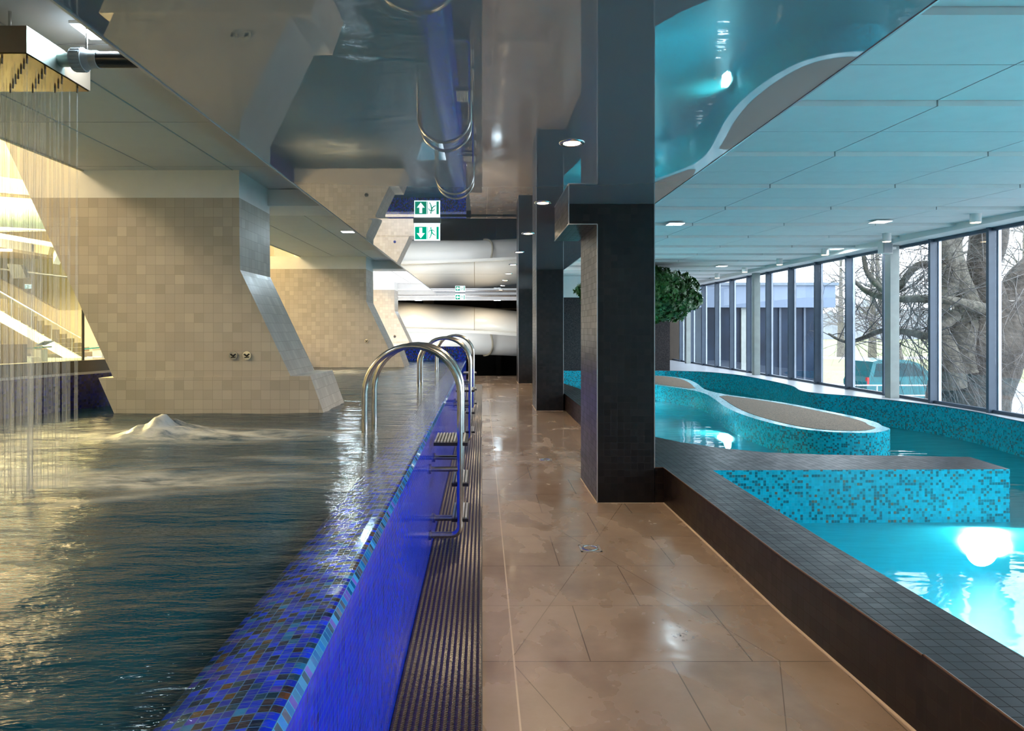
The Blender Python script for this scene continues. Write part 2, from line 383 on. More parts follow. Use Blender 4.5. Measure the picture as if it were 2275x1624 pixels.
def soffit_mat():
    m, t, b, o = nm('glossy_stretch_ceiling'); t.nodes.remove(b)
    g = N(t, 'ShaderNodeNewGeometry'); mp = N(t, 'ShaderNodeMapping'); mp.inputs['Scale'].default_value = (.5, .3, 1)
    t.links.new(g.outputs['Position'], mp.inputs[0]); n = N(t, 'ShaderNodeTexNoise', i_Scale=1.5, i_Detail=1.0)
    t.links.new(mp.outputs[0], n.inputs['Vector'])
    sp = N(t, 'ShaderNodeSeparateXYZ'); t.links.new(g.outputs['Position'], sp.inputs[0])
    # the film pulls up slightly at its welded seams, every 6.9 m
    d = math_(t, 'ABSOLUTE', math_(t, 'SUBTRACT', math_(t, 'FRACT', math_(t, 'DIVIDE', sp.outputs[1], 6.92)), .5))
    e = math_(t, 'POWER', math_(t, 'MULTIPLY', d, 2), 60)
    h = math_(t, 'ADD', math_(t, 'MULTIPLY', n.outputs['Fac'], .35), math_(t, 'MULTIPLY', e, .5))
    bp = N(t, 'ShaderNodeBump', i_Strength=.05, i_Distance=.05); t.links.new(h, bp.inputs['Height'])
    df = N(t, 'ShaderNodeBsdfDiffuse'); df.inputs[0].default_value = (.36, .37, .385, 1)
    gl = N(t, 'ShaderNodeBsdfGlossy'); gl.inputs['Roughness'].default_value = .015; gl.inputs[0].default_value = (.86, .88, .90, 1)
    t.links.new(bp.outputs[0], gl.inputs['Normal'])
    fr = N(t, 'ShaderNodeFresnel'); fr.inputs[0].default_value = 1.55
    k = math_(t, 'ADD', math_(t, 'MULTIPLY', fr.outputs[0], 1.0), .22, True)
    x = N(t, 'ShaderNodeMixShader'); t.links.new(k, x.inputs[0]); t.links.new(df.outputs[0], x.inputs[1]); t.links.new(gl.outputs[0], x.inputs[2])
    t.links.new(x.outputs[0], o.inputs[0]); return m
M['soffit'] = soffit_mat()
def floor_mat():
    m, t, b, o = nm('taupe_floor_tile'); g = N(t, 'ShaderNodeNewGeometry'); sp = N(t, 'ShaderNodeSeparateXYZ')
    t.links.new(g.outputs['Position'], sp.inputs[0]); X, Y = sp.outputs[0], sp.outputs[1]
    v = math_(t, 'DIVIDE', math_(t, 'SUBTRACT', Y, 3.255-6.5), .645); fv = math_(t, 'FLOOR', v)
    u = math_(t, 'ADD', math_(t, 'DIVIDE', math_(t, 'SUBTRACT', X, .515), .77), math_(t, 'MULTIPLY', math_(t, 'MODULO', fv, 2), .5))
    fu = math_(t, 'FLOOR', u)
    ju = math_(t, 'GREATER_THAN', math_(t, 'ABSOLUTE', math_(t, 'SUBTRACT', math_(t, 'FRACT', u), .5)), .4962)
    jv = math_(t, 'GREATER_THAN', math_(t, 'ABSOLUTE', math_(t, 'SUBTRACT', math_(t, 'FRACT', v), .5)), .4958)
    main = math_(t, 'GREATER_THAN', X, .155); ju = math_(t, 'MULTIPLY', ju, main)
    # diagonal cuts falling to the drains
    dy = math_(t, 'ABSOLUTE', math_(t, 'MULTIPLY', math_(t, 'SUBTRACT', math_(t, 'FRACT', math_(t, 'DIVIDE', math_(t, 'SUBTRACT', Y, 4.85-3.27*3.5), 3.27)), .5), 3.27))
    dx = math_(t, 'ABSOLUTE', math_(t, 'SUBTRACT', X, .776))
    dg = math_(t, 'LESS_THAN', math_(t, 'ABSOLUTE', math_(t, 'SUBTRACT', dy, math_(t, 'MULTIPLY', dx, 2.55))), .006)
    dg = math_(t, 'MULTIPLY', dg, main)
    line = math_(t, 'LESS_THAN', math_(t, 'ABSOLUTE', math_(t, 'SUBTRACT', X, .152)), .004)
    cb = N(t, 'ShaderNodeCombineXYZ'); t.links.new(fu, cb.inputs[0]); t.links.new(fv, cb.inputs[1])
    wn = N(t, 'ShaderNodeTexWhiteNoise', noise_dimensions='2D'); t.links.new(cb.outputs[0], wn.inputs['Vector'])
    n1 = N(t, 'ShaderNodeTexNoise', i_Scale=2.6, i_Detail=7.0, i_Roughness=.62); t.links.new(g.outputs['Position'], n1.inputs['Vector'])
    c = ramp(t, n1.outputs['Fac'], [(.25, (.21, .155, .118)), (.5, (.27, .203, .157)), (.75, (.34, .262, .208))])
    c = mixc(t, .16, c, ramp(t, wn.outputs['Value'], [(0, (.2, .145, .11)), (1, (.32, .24, .19))]))
    n2 = N(t, 'ShaderNodeTexNoise', i_Scale=1.9, i_Detail=3.5, i_Roughness=.55, i_Distortion=.5); mp = N(t, 'ShaderNodeMapping')
    mp.inputs['Scale'].default_value = (1.3, .75, 1); mp.inputs['Location'].default_value = (3.3, 1.7, 0)
    t.links.new(g.outputs['Position'], mp.inputs[0]); t.links.new(mp.outputs[0], n2.inputs['Vector'])
    # wetter towards the far part of the corridor and along the mat
    far = math_(t, 'MULTIPLY', math_(t, 'MINIMUM', Y, 12), .02)
    wet = math_(t, 'MULTIPLY', math_(t, 'SUBTRACT', math_(t, 'ADD', n2.outputs['Fac'], far), .54), 6, True)
    c = mixc(t, math_(t, 'MULTIPLY', wet, .17), c, (.12, .082, .06))
    c = mixc(t, math_(t, 'MAXIMUM', ju, jv), c, (.11, .085, .07)); c = mixc(t, dg, c, (.12, .09, .07)); c = mixc(t, line, c, (.5, .4, .3))
    t.links.new(c, b.inputs['Base Color'])
    n3 = N(t, 'ShaderNodeTexNoise', i_Scale=11.0, i_Detail=4.0); t.links.new(g.outputs['Position'], n3.inputs['Vector'])
    ro = math_(t, 'ADD', math_(t, 'MULTIPLY', wet, -.22), math_(t, 'ADD', .24, math_(t, 'MULTIPLY', n3.outputs['Fac'], .16)))
    t.links.new(math_(t, 'MAXIMUM', ro, .10), b.inputs['Roughness']); b.inputs['Specular IOR Level'].default_value = .6
    # splashed droplets beside the grout line
    n4 = N(t, 'ShaderNodeTexNoise', i_Scale=70.0, i_Detail=2.0); t.links.new(g.outputs['Position'], n4.inputs['Vector'])
    near = math_(t, 'SUBTRACT', 1, math_(t, 'MULTIPLY', math_(t, 'ABSOLUTE', math_(t, 'SUBTRACT', X, .185)), 14), True)
    sp4 = math_(t, 'MULTIPLY', near, math_(t, 'GREATER_THAN', n4.outputs['Fac'], .52))
    h = math_(t, 'ADD', math_(t, 'MULTIPLY', math_(t, 'MAXIMUM', math_(t, 'MAXIMUM', ju, jv), dg), -1), math_(t, 'ADD', math_(t, 'MULTIPLY', sp4, 1.6), math_(t, 'MULTIPLY', math_(t, 'MULTIPLY', n3.outputs['Fac'], .5), math_(t, 'SUBTRACT', 1, wet))))
    bp = N(t, 'ShaderNodeBump', i_Strength=.25, i_Distance=.004); t.links.new(h, bp.inputs['Height']); t.links.new(bp.outputs[0], b.inputs['Normal'])
    return m
M['floor'] = floor_mat()
def mat_mat():
    m, t, b, o = nm('woven_rubber_mat'); g = N(t, 'ShaderNodeNewGeometry'); sp = N(t, 'ShaderNodeSeparateXYZ')
    t.links.new(g.outputs['Position'], sp.inputs[0])
    fx = math_(t, 'ABSOLUTE', math_(t, 'SUBTRACT', math_(t, 'FRACT', math_(t, 'DIVIDE', sp.outputs[0], .028)), .5))
    ph = math_(t, 'ADD', math_(t, 'DIVIDE', sp.outputs[1], .012), math_(t, 'MULTIPLY', fx, 1.2))
    fy = math_(t, 'ABSOLUTE', math_(t, 'SUBTRACT', math_(t, 'FRACT', ph), .5))
    h = math_(t, 'ADD', math_(t, 'MULTIPLY', fy, 1.0), math_(t, 'MULTIPLY', fx, -2.2))
    c = ramp(t, h, [(.0, (.008, .006, .006)), (.35, (.05, .038, .034)), (1, (.09, .07, .062))])
    hh = math_(t, 'ADD', h, 1.0); t.nodes[-1]
    t.links.new(ramp(t, math_(t, 'MULTIPLY', hh, .6), [(.1, (.006, .005, .005)), (.45, (.04, .03, .028)), (.85, (.075, .058, .052))]), b.inputs['Base Color'])
    b.inputs['Roughness'].default_value = .3
    bp = N(t, 'ShaderNodeBump', i_Strength=.9, i_Distance=.006); t.links.new(hh, bp.inputs['Height']); t.links.new(bp.outputs[0], b.inputs['Normal'])
    return m
M['mat'] = mat_mat()

# ============================================================ THE SETTING
SOFF = 2.708; CL = 2.924; CR = 3.2; SL, SR = -1.466, 1.56
mb = MB(); mb.box(-.364, 1.70, -4, 22.6, -.12, 0); struct('floor', mb, M['floor'])
mb = MB(); mb.box(-6, 7.9, -4.2, -4, -1.5, 3.5); struct('wall_back', mb, M['white'])
mb = MB(); mb.box(SL, SR, -4, 22.0, SOFF, 3.45); struct('ceiling_soffit', mb, M['soffit'])
mb = MB(); mb.box(SL-.012, SL, -4, 22, SOFF-.006, SOFF+.03); mb.box(SR, SR+.01, -4, 22, SOFF-.004, SOFF+.03); struct('trim_1', mb, M['trim'])
# left ceiling with panel joints
mb = MB()
y = -4.0
while y < 21.5:
    for x0, x1 in ((-3.38, -2.76), (-2.75, -2.12), (-2.11, SL)):
        mb.box(x0, x1-.004, y, y+1.19, CL, CL+.06)
    y += 1.2
mb.box(-3.36, SL, -4, 22, CL+.061, 3.45); struct('ceiling_left', mb, M['panel_l'])
mb = MB(); mb.box(-3.40, -3.38, -4, 22, CL-.01, 9); struct('wall_left_upper', mb, M['cream'])
# right ceiling of lapped panels 1.4 m square, each row tilted so its near edge hangs lower
mb = MB(); y = 3.39-1.39*5; k = 0
while y < 27:
    x = 1.83-1.4 + (0 if k % 2 == 0 else .0)
    for i in range(5):
        x0 = max(SR+.005, x+1.4*i); x1 = min(7.25, x+1.4*(i+1)-.012)
        if x1 < x0: continue
        for (ya, yb, za, zb) in ((y, y+.69, CR-.045, CR-.024), (y+.70, y+1.385, CR-.024, CR-.004)):
            v = [(x0, ya, za), (x1, ya, za), (x1, yb, zb), (x0, yb, zb)]
            mb.raw([(p[0], p[1], p[2]) for p in v] + [(p[0], p[1], CR+.05) for p in v],
                   [(0, 3, 2, 1), (4, 5, 6, 7), (0, 1, 5, 4), (1, 2, 6, 5), (2, 3, 7, 6), (3, 0, 4, 7)])
    y += 1.39; k += 1
mb.box(SR, 7.9, -4, 27.5, CR+.051, 3.45); struct('ceiling_right', mb, M['panel'])
mb = MB(); mb.box(7.25, 7.75, -4, 27.2, 3.09, CR+.05); struct('trim_2', mb, M['panel'])
# roof, outer walls of the hall on the left
mb = MB(); mb.box(-40, 8.2, -12, 48, 9.0, 9.2); mb.box(-40, -3.4, -12, -11.8, 0, 9); mb.box(-40.2, -40, -12, 48, 0, 9); struct('wall_hall_shell', mb, M['cream'])
mb = MB(); mb.box(-3.4, 8.2, -4.3, 28, 3.46, 3.6); struct('ceiling_roof', mb, M['cream'])
mb = MB(); mb.box(-40, -3.4, -12, 46, -.2, .02); struct('floor_hall', mb, M['teal'])
mb = MB(); mb.box(-40, -3.5, 45, 45.3, 0, 9); struct('wall_hall_far', mb, M['cream'])
# far end of the corridor
mb = MB(); mb.box(-6.5, 8, 27, 27.2, -2, 3.5); mb.box(-6.6, -6.4, 19.5, 27.2, -2, 3.5); struct('wall_far', mb, M['slate_wall'])
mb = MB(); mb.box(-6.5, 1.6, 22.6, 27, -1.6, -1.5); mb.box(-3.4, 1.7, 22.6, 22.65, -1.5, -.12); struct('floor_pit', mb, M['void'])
mb = MB(); mb.box(-6.3, 1.7, 26.8, 26.98, -1.5, .9); mb.box(1.57, 1.7, 22.66, 26.8, -1.5, .4); struct('wall_pit_shade', mb, M['void'])  # added black sheets, the dark of the pit is put into their colour
mb = MB(); mb.box(-6.5, 1.7, 22.0, 22.5, 2.52, 3.45); struct('ceiling_beam', mb, M['white'])
mb = MB(); mb.box(-6.5, 1.7, 22.5, 27, 3.0, 3.4); struct('ceiling_far', mb, M['slate_wall'])
# granulate-clad block beyond the shallow pool, with the pale fascia over it
mb = MB(); mb.box(1.75, 5.62, 20.2, 26.9, -.3, 2.51); struct('wall_right_block', mb, M['darkwall'])
mb = MB(); mb.box(1.57, 5.66, 20.1, 26.9, 2.51, CR-.05); struct('trim_3', mb, M['panel'])
# window wall: bays of 1.313 m
WX = 7.55; WZ0, WZ1 = .32, 3.09; YS = [10.06+1.313*k for k in range(-9, 14)]
first = None
for k, yy in enumerate(YS):
    w = bpy.data.objects.new('window_%d' % (k+1), None); sc.collection.objects.link(w); w.location = (WX, yy, WZ0)
    tag(w, kind='structure')
    if first is None:
        a = MB(); a.box(WX, WX+.13, yy, yy+.055, WZ0, WZ1)
        a.box(WX+.06, WX+.13, yy+.055, yy+1.313, WZ0, WZ0+.05); a.box(WX+.06, WX+.13, yy+.055, yy+1.313, WZ1-.05, WZ1)
        f = obj('mullion', a, M['mull'], w)
        a = MB(); a.box(WX+.13, WX+.175, yy-.02, yy+.075, WZ0, WZ1); f2 = obj('cover_strip', a, M['alu'], w)
        a = MB(); a.box(WX+.095, WX+.105, yy+.055, yy+1.313, WZ0+.05, WZ1-.05); f3 = obj('pane', a, M['glass'], w)
        first = (f, f2, f3)
    else:
        for s in first:
            c = s.copy(); sc.collection.objects.link(c); c.parent = w
mb = MB(); mb.box(7.55, 7.75, -4, 27.2, -1.8, .32); mb.box(7.5, 7.9, -4.2, -1.7, .3, 3.3); struct('wall_right_plinth', mb, M['sill'])

# ============================================================ RIGHT: SHALLOW TURQUOISE POOL
ZW = -.154
mb = MB(); mb.box(1.6, 7.6, -4, 20.3, -1.2, -1.1); fl = struct('floor_pool', mb, M['turq'])
OUTL = [(1.70, -4), (2.16, -4), (2.08, 2.6), (2.04, 3.9), (2.05, 6.0), (4.73, 6.05), (4.79, 6.63), (3.415, 6.75), (2.88, 6.88), (2.515, 7.13), (2.20, 7.5),
        (1.995, 7.9), (1.96, 9.5), (2.02, 12.0), (2.04, 14.2), (1.88, 15.5), (1.80, 17.5), (1.80, 20.2), (1.57, 20.2), (1.57, 13.96), (1.60, 12.95-.001), (1.60, 7.13), (1.565, 7.12), (1.565, 6.108), (1.645, 6.108), (1.652, 5.0), (1.655, 3.7), (1.70, 2.6)]
ms = [2]*len(OUTL)
for i in range(1, 17): ms[i] = 1
lw = thing('low_pool_wall', 'dark tiled low wall with wide coping between brown floor and turquoise pool', 'pool wall', (1.8, 6.1, 0))
mb = MB(); mb.prism(OUTL, -1.15, .32, 0, ms); obj('tiled_wall', mb, [M['slate'], M['turq'], M['darkb']], lw)
mb = MB()
for i in range(23, len(OUTL)-1):
    p, q = OUTL[i], OUTL[i+1]; mb.tube([(p[0]-.003, p[1], .322), (q[0]-.003, q[1], .322)], .005, 6)
mb.tube([(1.703, 2.6, .322), (1.703, -4, .322)], .005, 6)
obj('edge_strip', mb, plain('copper_brown_edge', (.10, .05, .03), .35, .4), lw)
mb = MB()
for i in range(23, len(OUTL)-1):
    p, q = OUTL[i], OUTL[i+1]
    if i == 23: mb.box(p[0]-.001, q[0], p[1]-.006, p[1]-.001, .0, .008)
    else: mb.raw([(p[0]-.011, p[1], .0), (p[0], p[1], .0), (q[0], q[1], .0), (q[0]-.011, q[1], .0), (p[0]-.011, p[1], .005), (p[0], p[1], .008), (q[0], q[1], .008), (q[0]-.011, q[1], .005)], [(4, 5, 6, 7), (0, 4, 7, 3)])
mb.raw([(1.69, 2.6, 0), (1.70, 2.6, .008), (1.70, -4, .008), (1.69, -4, 0)], [(0, 1, 2, 3)])
obj('joint_line', mb, M['grout'], lw)
# outer rim
RIM = [(7.0, -4), (7.05, 2), (7.10, 6.5), (7.3, 9.1), (7.46, 10.2), (7.40, 11.2), (7.06, 12.2), (6.85, 12.7), (6.55, 13.1), (6.47, 13.7), (6.82, 14.9), (6.95, 16.5), (6.95, 18.3), (6.5, 19.6), (5.7, 20.1), (5.2, 20.2)]
rc = [tuple(p) for p in spline([Vector((a, b)) for a, b in RIM], 6)]
out = rc[::-1] + [(7.56, -4), (7.56, 26.9), (5.64, 26.9), (5.64, 20.3)]
out = [(p[0], p[1]) for p in out][::-1]
rim = thing('curved_pool_wall', 'pale topped wavy turquoise mosaic rim running below the windows', 'pool wall', (7.4, 10, 0))
mb = MB(); n = len(out); ms = [1]*n; mb.prism(out, -1.15, .32, 0, ms); obj('tiled_rim', mb, [M['sill'], M['turq']], rim)
mb = MB(); mb.tube([(p[0], p[1], .321) for p in rc], .006, 5, False); obj('edge_line', mb, M['roofedge'], rim)
mb = MB(); mb.box(1.79, 5.4, 20.15, 20.3, -1.15, .32); obj('end_wall', mb, M['turq'], rim)
# island
ISF = [(5.6, 9.45), (5.53, 9.15), (5.256, 8.90), (5.05, 8.82), (4.77, 8.83), (4.49, 8.96), (4.28, 9.25), (4.155, 9.8), (4.12, 10.68), (4.23, 11.74), (4.50, 13.1), (4.65, 14.0), (4.66, 14.74), (4.53, 15.3), (4.22, 16.2), (3.95, 17.3), (3.9, 18.6), (4.2, 19.5), (4.7, 19.8),
       (5.15, 19.5), (5.43, 19.0), (5.50, 18.0), (5.32, 16.7), (5.02, 15.3), (4.97, 14.47), (5.11, 13.7), (5.365, 13.03), (5.60, 12.14), (5.71, 11.1), (5.77, 10.4), (5.72, 9.8)]
io = [Vector(p) for p in ISF]; io = spline(io, 4, True)
io = [(p.x, p.y) for p in io]
# outline is clockwise from above: reverse
def area2(p): return sum(p[i][0]*p[(i+1) % len(p)][1]-p[(i+1) % len(p)][0]*p[i][1] for i in range(len(p)))
if area2(io) < 0: io = io[::-1]
ZI = .22
isl = thing('pool_island', 'wavy turquoise mosaic island with pebble top in the middle of shallow pool', 'pool island', (4.9, 10, -1))
mb = MB(); mb.prism(io, -1.15, ZI, 1, 0); obj('mosaic_body', mb, [M['turq'], M['turq_sheen']], isl)
def inset(poly, d):
    r = []; n = len(poly)
    for i in range(n):
        a, b, c = Vector(poly[i-1]), Vector(poly[i]), Vector(poly[(i+1) % n])
        t = (c-a).normalized(); nn = Vector((-t.y, t.x)); r.append(tuple(b+nn*d))
    return r
ins = inset(io, .17)
a = [p for p in ins if p[1] < 13.75]; b_ = [p for p in ins if p[1] > 15.25]
for q, nme in ((a, 'near'), (b_, 'far')):
    if area2(q) < 0: q = q[::-1]
    mb = MB(); mb.prism(q, ZI-.02, ZI+.006, 0, 0); obj('pebble_bed', mb, M['pebble'], isl)
# the water
mb = MB(); mb.grid(60, 160, lambda u, v: Vector((1.62+5.95*u, -4+24.25*v, ZW)))
tag(obj('pool_water', mb, M['water_r']), 'calm turquoise water of the shallow pool beneath the windows', 'water', kind='stuff')
def underwater(x, y, z, d, power, label):
    w = thing('underwater_light', label, 'pool light', (x, y, z), 'underwater lights of the turquoise pool')
    d = Vector(d).normalized(); mb = MB(); c = Vector((x, y, z)); mb.cyl(c-d*.03, d, .04, .14, 24); obj('housing', mb, M['chrome'], w)
    mb = MB(); mb.cyl(c+d*.011, d, .012, .12, 24); obj('lens', mb, M['lamp_u'], w)
    l = area('underwater_beam', c+d*.06, .2, power, COOL); l.rotation_euler = d.to_track_quat('-Z', 'Y').to_euler()
underwater(4.45, 6.02, -.42, (-.1, -1, -.2), 60, 'glowing white pool light in the cross wall at lower right')
underwater(4.08, 11.2, -.30, (-1, -.1, -.05), 25, 'small bright pool light in the island side behind the near black column')
underwater(4.10, 16.4, -.30, (-1, -.25, -.05), 25, 'small bright pool light at far end of island side, beside column edge')
area('underwater_beam', (5.9, 1.5, -.9), .3, 40, COOL, (0, math.radians(180), 0))
area('underwater_beam', (3.0, 17, -.9), .3, 20, COOL, (0, math.radians(180), 0))

# ============================================================ COLUMNS
TS = .0608
def tiled_column(y, label):
    t = thing('tiled_column', label, 'column', (1.3, y, 0), 'black tiled corridor columns')
    mb = MB(); x0, x1, z1 = 1.042, 1.56, SOFF
    mb.prism([(x0, y), (x1, y), (x1, y+1.01), (x0, y+1.01)], 0, z1); obj('shaft', mb, M['dark'], t)
    if y < 8:
        mb = MB(); mb.box(.784, x0, y, y+1.18, 2.525, z1); br = obj('bracket', mb, M['dark'], t)
        mb = MB(); e = .004
        mb.box(.784-e, .784+e, y-e, y+e, 2.525, z1); mb.box(.784, x0, y-e, y+.002, 2.525-e, 2.525+e)
        mb.box(.784-e, .784+e, y, y+1.18, 2.525-e, 2.525+e); obj('corner_trim', mb, M['trim'], br)
    for xx in (x0, x1):
        mb = MB(); mb.box(xx-.004, xx+.004, y-.004, y+.004, 0 if xx == x0 else .32, 2.525 if (y < 8 and xx == x0) else z1)
        obj('corner_trim', mb, M['trim'], t)
    mb = MB(); mb.box(x0-.010, x0-.0005, y-.006, y+1.01, 0, .006); mb.box(x0, x1, y-.009, y-.0005, 0, .006); obj('joint_line', mb, M['grout'], t)
tiled_column(6.108, 'large black tiled column with square bracket at its top, nearest the camera')
tiled_column(12.95, 'middle black tiled column rising from the brown corridor floor')
tiled_column(19.35, 'farthest black tiled column, beside the white slide')

# ============================================================ LEFT POOL
ZL = .862; PX = -.364
LEFTW = [(-5.6, -4), (-3.86, 5.2), (-3.5, 6.4), (-3.5, 15.4)]
pool = thing('overflow_pool', 'raised blue mosaic pool with overflowing edge and dark water on the left', 'pool', (-2, 6, 0))
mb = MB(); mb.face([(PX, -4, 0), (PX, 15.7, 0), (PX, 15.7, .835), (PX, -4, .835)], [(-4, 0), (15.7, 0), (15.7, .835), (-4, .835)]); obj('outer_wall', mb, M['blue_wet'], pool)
mb = MB(); mb.face([(PX, -4, .8342), (PX, 15.4, .8342), (PX-.014, 15.4, .856), (PX-.014, -4, .856)], [(-4, 0), (15.4, 0), (15.4, .0235), (-4, .0235)]); obj('edge_row', mb, M['blue_edge'], pool)
prof = [(PX-.014, .856), (PX-.03, .860), (PX-.06, .858), (PX-.12, .848), (PX-.20, .832), (PX-.262, .815), (PX-.285, .79), (PX-.30, .70), (PX-.31, -.4)]
mb = MB(); L = 0
for i in range(len(prof)-1):
    (xa, za), (xb, zb) = prof[i], prof[i+1]; d = math.hypot(xb-xa, zb-za)
    mb.face([(xa, -4, za), (xa, 15.4, za), (xb, 15.4, zb), (xb, -4, zb)], [(-4, L), (15.4, L), (15.4, L+d), (-4, L+d)], 0 if i < 6 else 1); L += d
obj('coping', mb, [M['blue'], M['pooldeep']], pool)
mb = MB(); mb.box(-6, PX-.3, -4, 15.4, -.5, -.4); obj('basin_floor', mb, M['pooldeep'], pool)
mb = MB(); mb.box(-3.7, PX, 15.4, 15.7, 0, 1.17); obj('end_wall', mb, M['blue'], pool)
mb = MB()
q = LEFTW + [(-4.2, 15.7), (-4.5, 6.4), (-4.7, 5.2), (-6.4, -4)]
mb.prism(q[::-1] if area2(q) < 0 else q, -.5, 1.165); obj('side_wall', mb, M['navy'], pool)
mb = MB(); q = [(x-.02, y) for x, y in LEFTW] + [(-3.75, 15.4), (-3.75, 6.4), (-4.1, 5.2), (-5.85, -4)]
mb.prism(q if area2(q) > 0 else q[::-1], 1.165, 1.185); obj('kerb_lip', mb, M['sill'], pool)
kerb = thing('glass_balustrade', 'frameless glass balustrade on dark grey kerb behind the pool at far left', 'balustrade', (-3.9, 5.2, 1.185))
q = [(x-.05, y) for x, y in LEFTW] + [(-3.70, 15.4), (-3.70, 6.4), (-4.06, 5.2), (-5.80, -4)]
mb = MB(); mb.prism(q if area2(q) > 0 else q[::-1], 1.185, 1.29); obj('kerb', mb, M['kerb'], kerb)
def wallx(y):
    for (xa, ya), (xb, yb) in zip(LEFTW, LEFTW[1:]):
        if ya <= y <= yb: return xa+(xb-xa)*(y-ya)/(yb-ya)
    return LEFTW[-1][0]
ys = [-3.9, -1.6, .7, 3.0, 4.55, 6.21]
for a_, b2 in zip(ys, ys[1:]):
    xa, xb = wallx(a_+.01)-.12, wallx(b2-.01)-.12; mb = MB()
    mb.prism([(xa, a_+.01), (xa+.012, a_+.01), (xb+.012, b2-.01), (xb, b2-.01)][::1], 1.29, 2.3); obj('pane', mb, M['rail_glass'], kerb)
mb = MB(); mb.box(wallx(6.21)-.122, wallx(6.21)-.104, 6.203, 6.217, 1.29, 2.3); obj('pane_joint', mb, M['kerb'], kerb)
# the water: lapping grid with foam where the jets and the falling water stir it
def foam_at(x, y):
    f = 0
    for cx, cy, sx, sy, w, rot in ((-2.17, 4.55, .36, .24, 1.3, 0), (-2.0, 4.45, .95, .18, .8, -.05), (-1.45, 4.65, .55, .16, .5, -.1), (-2.6, 3.25, 1.3, .22, 1.2, 0), (-1.75, 3.10, .55, .12, .8, -.15), (-1.45, 2.85, .35, .05, .5, -.4),
                              (-2.45, 11.2, .7, .5, 1.0, 0), (-3.0, 4.7, .9, .35, .35, 0), (-1.05, 3.7, .4, .06, .4, .2), (-2.1, 2.3, .4, .2, .25, 0), (-3.3, 4.0, .8, .9, .45, 0)):
        dx, dy = x-cx, y-cy; c, s = math.cos(rot), math.sin(rot); u, v = (dx*c-dy*s)/sx, (dx*s+dy*c)/sy
        f += w*math.exp(-(u*u+v*v)*.9)
    return min(1.3, f)
mb = MB(); NX, NY = 110, 430; foamv = []; depthv = []
def wfn(u, v):
    y = -3.9+19.3*v; xl = wallx(max(-3.99, y)); x = xl+(PX-.022-xl)*(1-(1-u)**1.0)
    e = min(1, max(.04, (PX-.05-x)/.5)); ff = foam_at(x, y); foamv.append(ff); depthv.append(min(1, max(0, (PX-.20-x)/.16)))
    h = noise.noise(Vector((x*2.4, y*5.5, 0)))*.009+noise.noise(Vector((x*6, y*15, 3)))*.0035+noise.noise(Vector((x*.9+4, y*1.6, 6)))*.008
    h *= e*(1+1.2*min(1, ff)); mo = math.exp(-(((x+2.17)/.13)**2+((y-4.58)/.14)**2))*.07+math.exp(-(((x+2.15)/.26)**2+((y-4.55)/.26)**2))*.05
    z = ZL+h+mo*(1+.9*noise.noise(Vector((x*11, y*11, 1))))
    if x > PX-.12: z = min(z, ZL+.004)
    return Vector((x, y, z))
mb.grid(NX, NY, wfn); wo = obj('pool_water', mb, M['water_l'])
at = wo.data.attributes.new('foam', 'FLOAT', 'POINT'); at.data.foreach_set('value', foamv)
at = wo.data.attributes.new('depth', 'FLOAT', 'POINT'); at.data.foreach_set('value', depthv)
tag(wo, 'dark teal churning water filling the raised blue pool', 'water', kind='stuff')
# mat
mb = MB(); mb.box(PX+.004, -.004, -4, 19.0, 0, .012); tag(obj('drain_mat', mb, M['mat']), 'long dark brown woven rubber drain mat along blue pool wall', 'mat')
mb = MB(); mb.box(-.004, .002, -4, 19.0, 0, .013); struct('trim_4', mb, M['kerb'])

# ladders
def ladder(y0):
    t = thing('pool_ladder', 'x', 'pool ladder', (-.3, y0, 0), 'steel ladders over the blue pool wall')
    xi, xo, zt, r = -.811, -.153, 1.13, .0215
    for yy in (y0, y0+.42):
        pts = [(xi, yy, .35), (xi, yy, zt)]
        cx, R = (xi+xo)/2, (xo-xi)/2
        pts += [(cx-R*math.cos(PI*k/18), yy, zt+R*math.sin(PI*k/18)) for k in range(1, 18)]
        pts += [(xo, yy, zt), (xo, yy, .25)] + [(xo-.06+.06*math.cos(PI/2*k/5), yy, .215-.06*math.sin(PI/2*k/5)) for k in range(0, 6)] + [(PX+.004, yy, .155)]
        mb = MB(); mb.tube(pts, r, 14); h = obj('handrail', mb, M['steel'], t)
        mb = MB(); mb.tube([(PX+.002, yy, .61), (xo, yy, .61)], .017, 10); obj('wall_bracket', mb, M['steel'], h)
        for zz in (.61, .155):
            mb = MB(); mb.cyl((PX+.001, yy, zz), (1, 0, 0), .012, .034, 16); obj('wall_flange', mb, M['steel'], h)
    for zz, xa, xb in ((.80, -.335, -.10), (.52, -.21, -.095), (.275, -.21, -.095)):
        mb = MB(); mb.box(xa, xb, y0-.0, y0+.42, zz-.03, zz-.008)
        s = obj('tread', mb, M['rubber'], t)
        mb = MB(); k = int((xb-xa)/.022)
        for i in range(k): mb.box(xa+.004+i*.022, xa+.016+i*.022, y0+.01, y0+.41, zz-.008, zz)
        obj('tread_ribs', mb, M['grey_pl'], s)
    return t
l0 = ladder(4.66)
l0['label'] = 'nearest polished steel pool ladder arching over the blue wall'
for yy, lb in ((8.62, 'second polished steel pool ladder, between the nearest and the farthest'), (11.9, 'farthest polished steel pool ladder arching over the blue wall')):
    c = copy_tree(l0); c.location.y = yy; c['label'] = lb

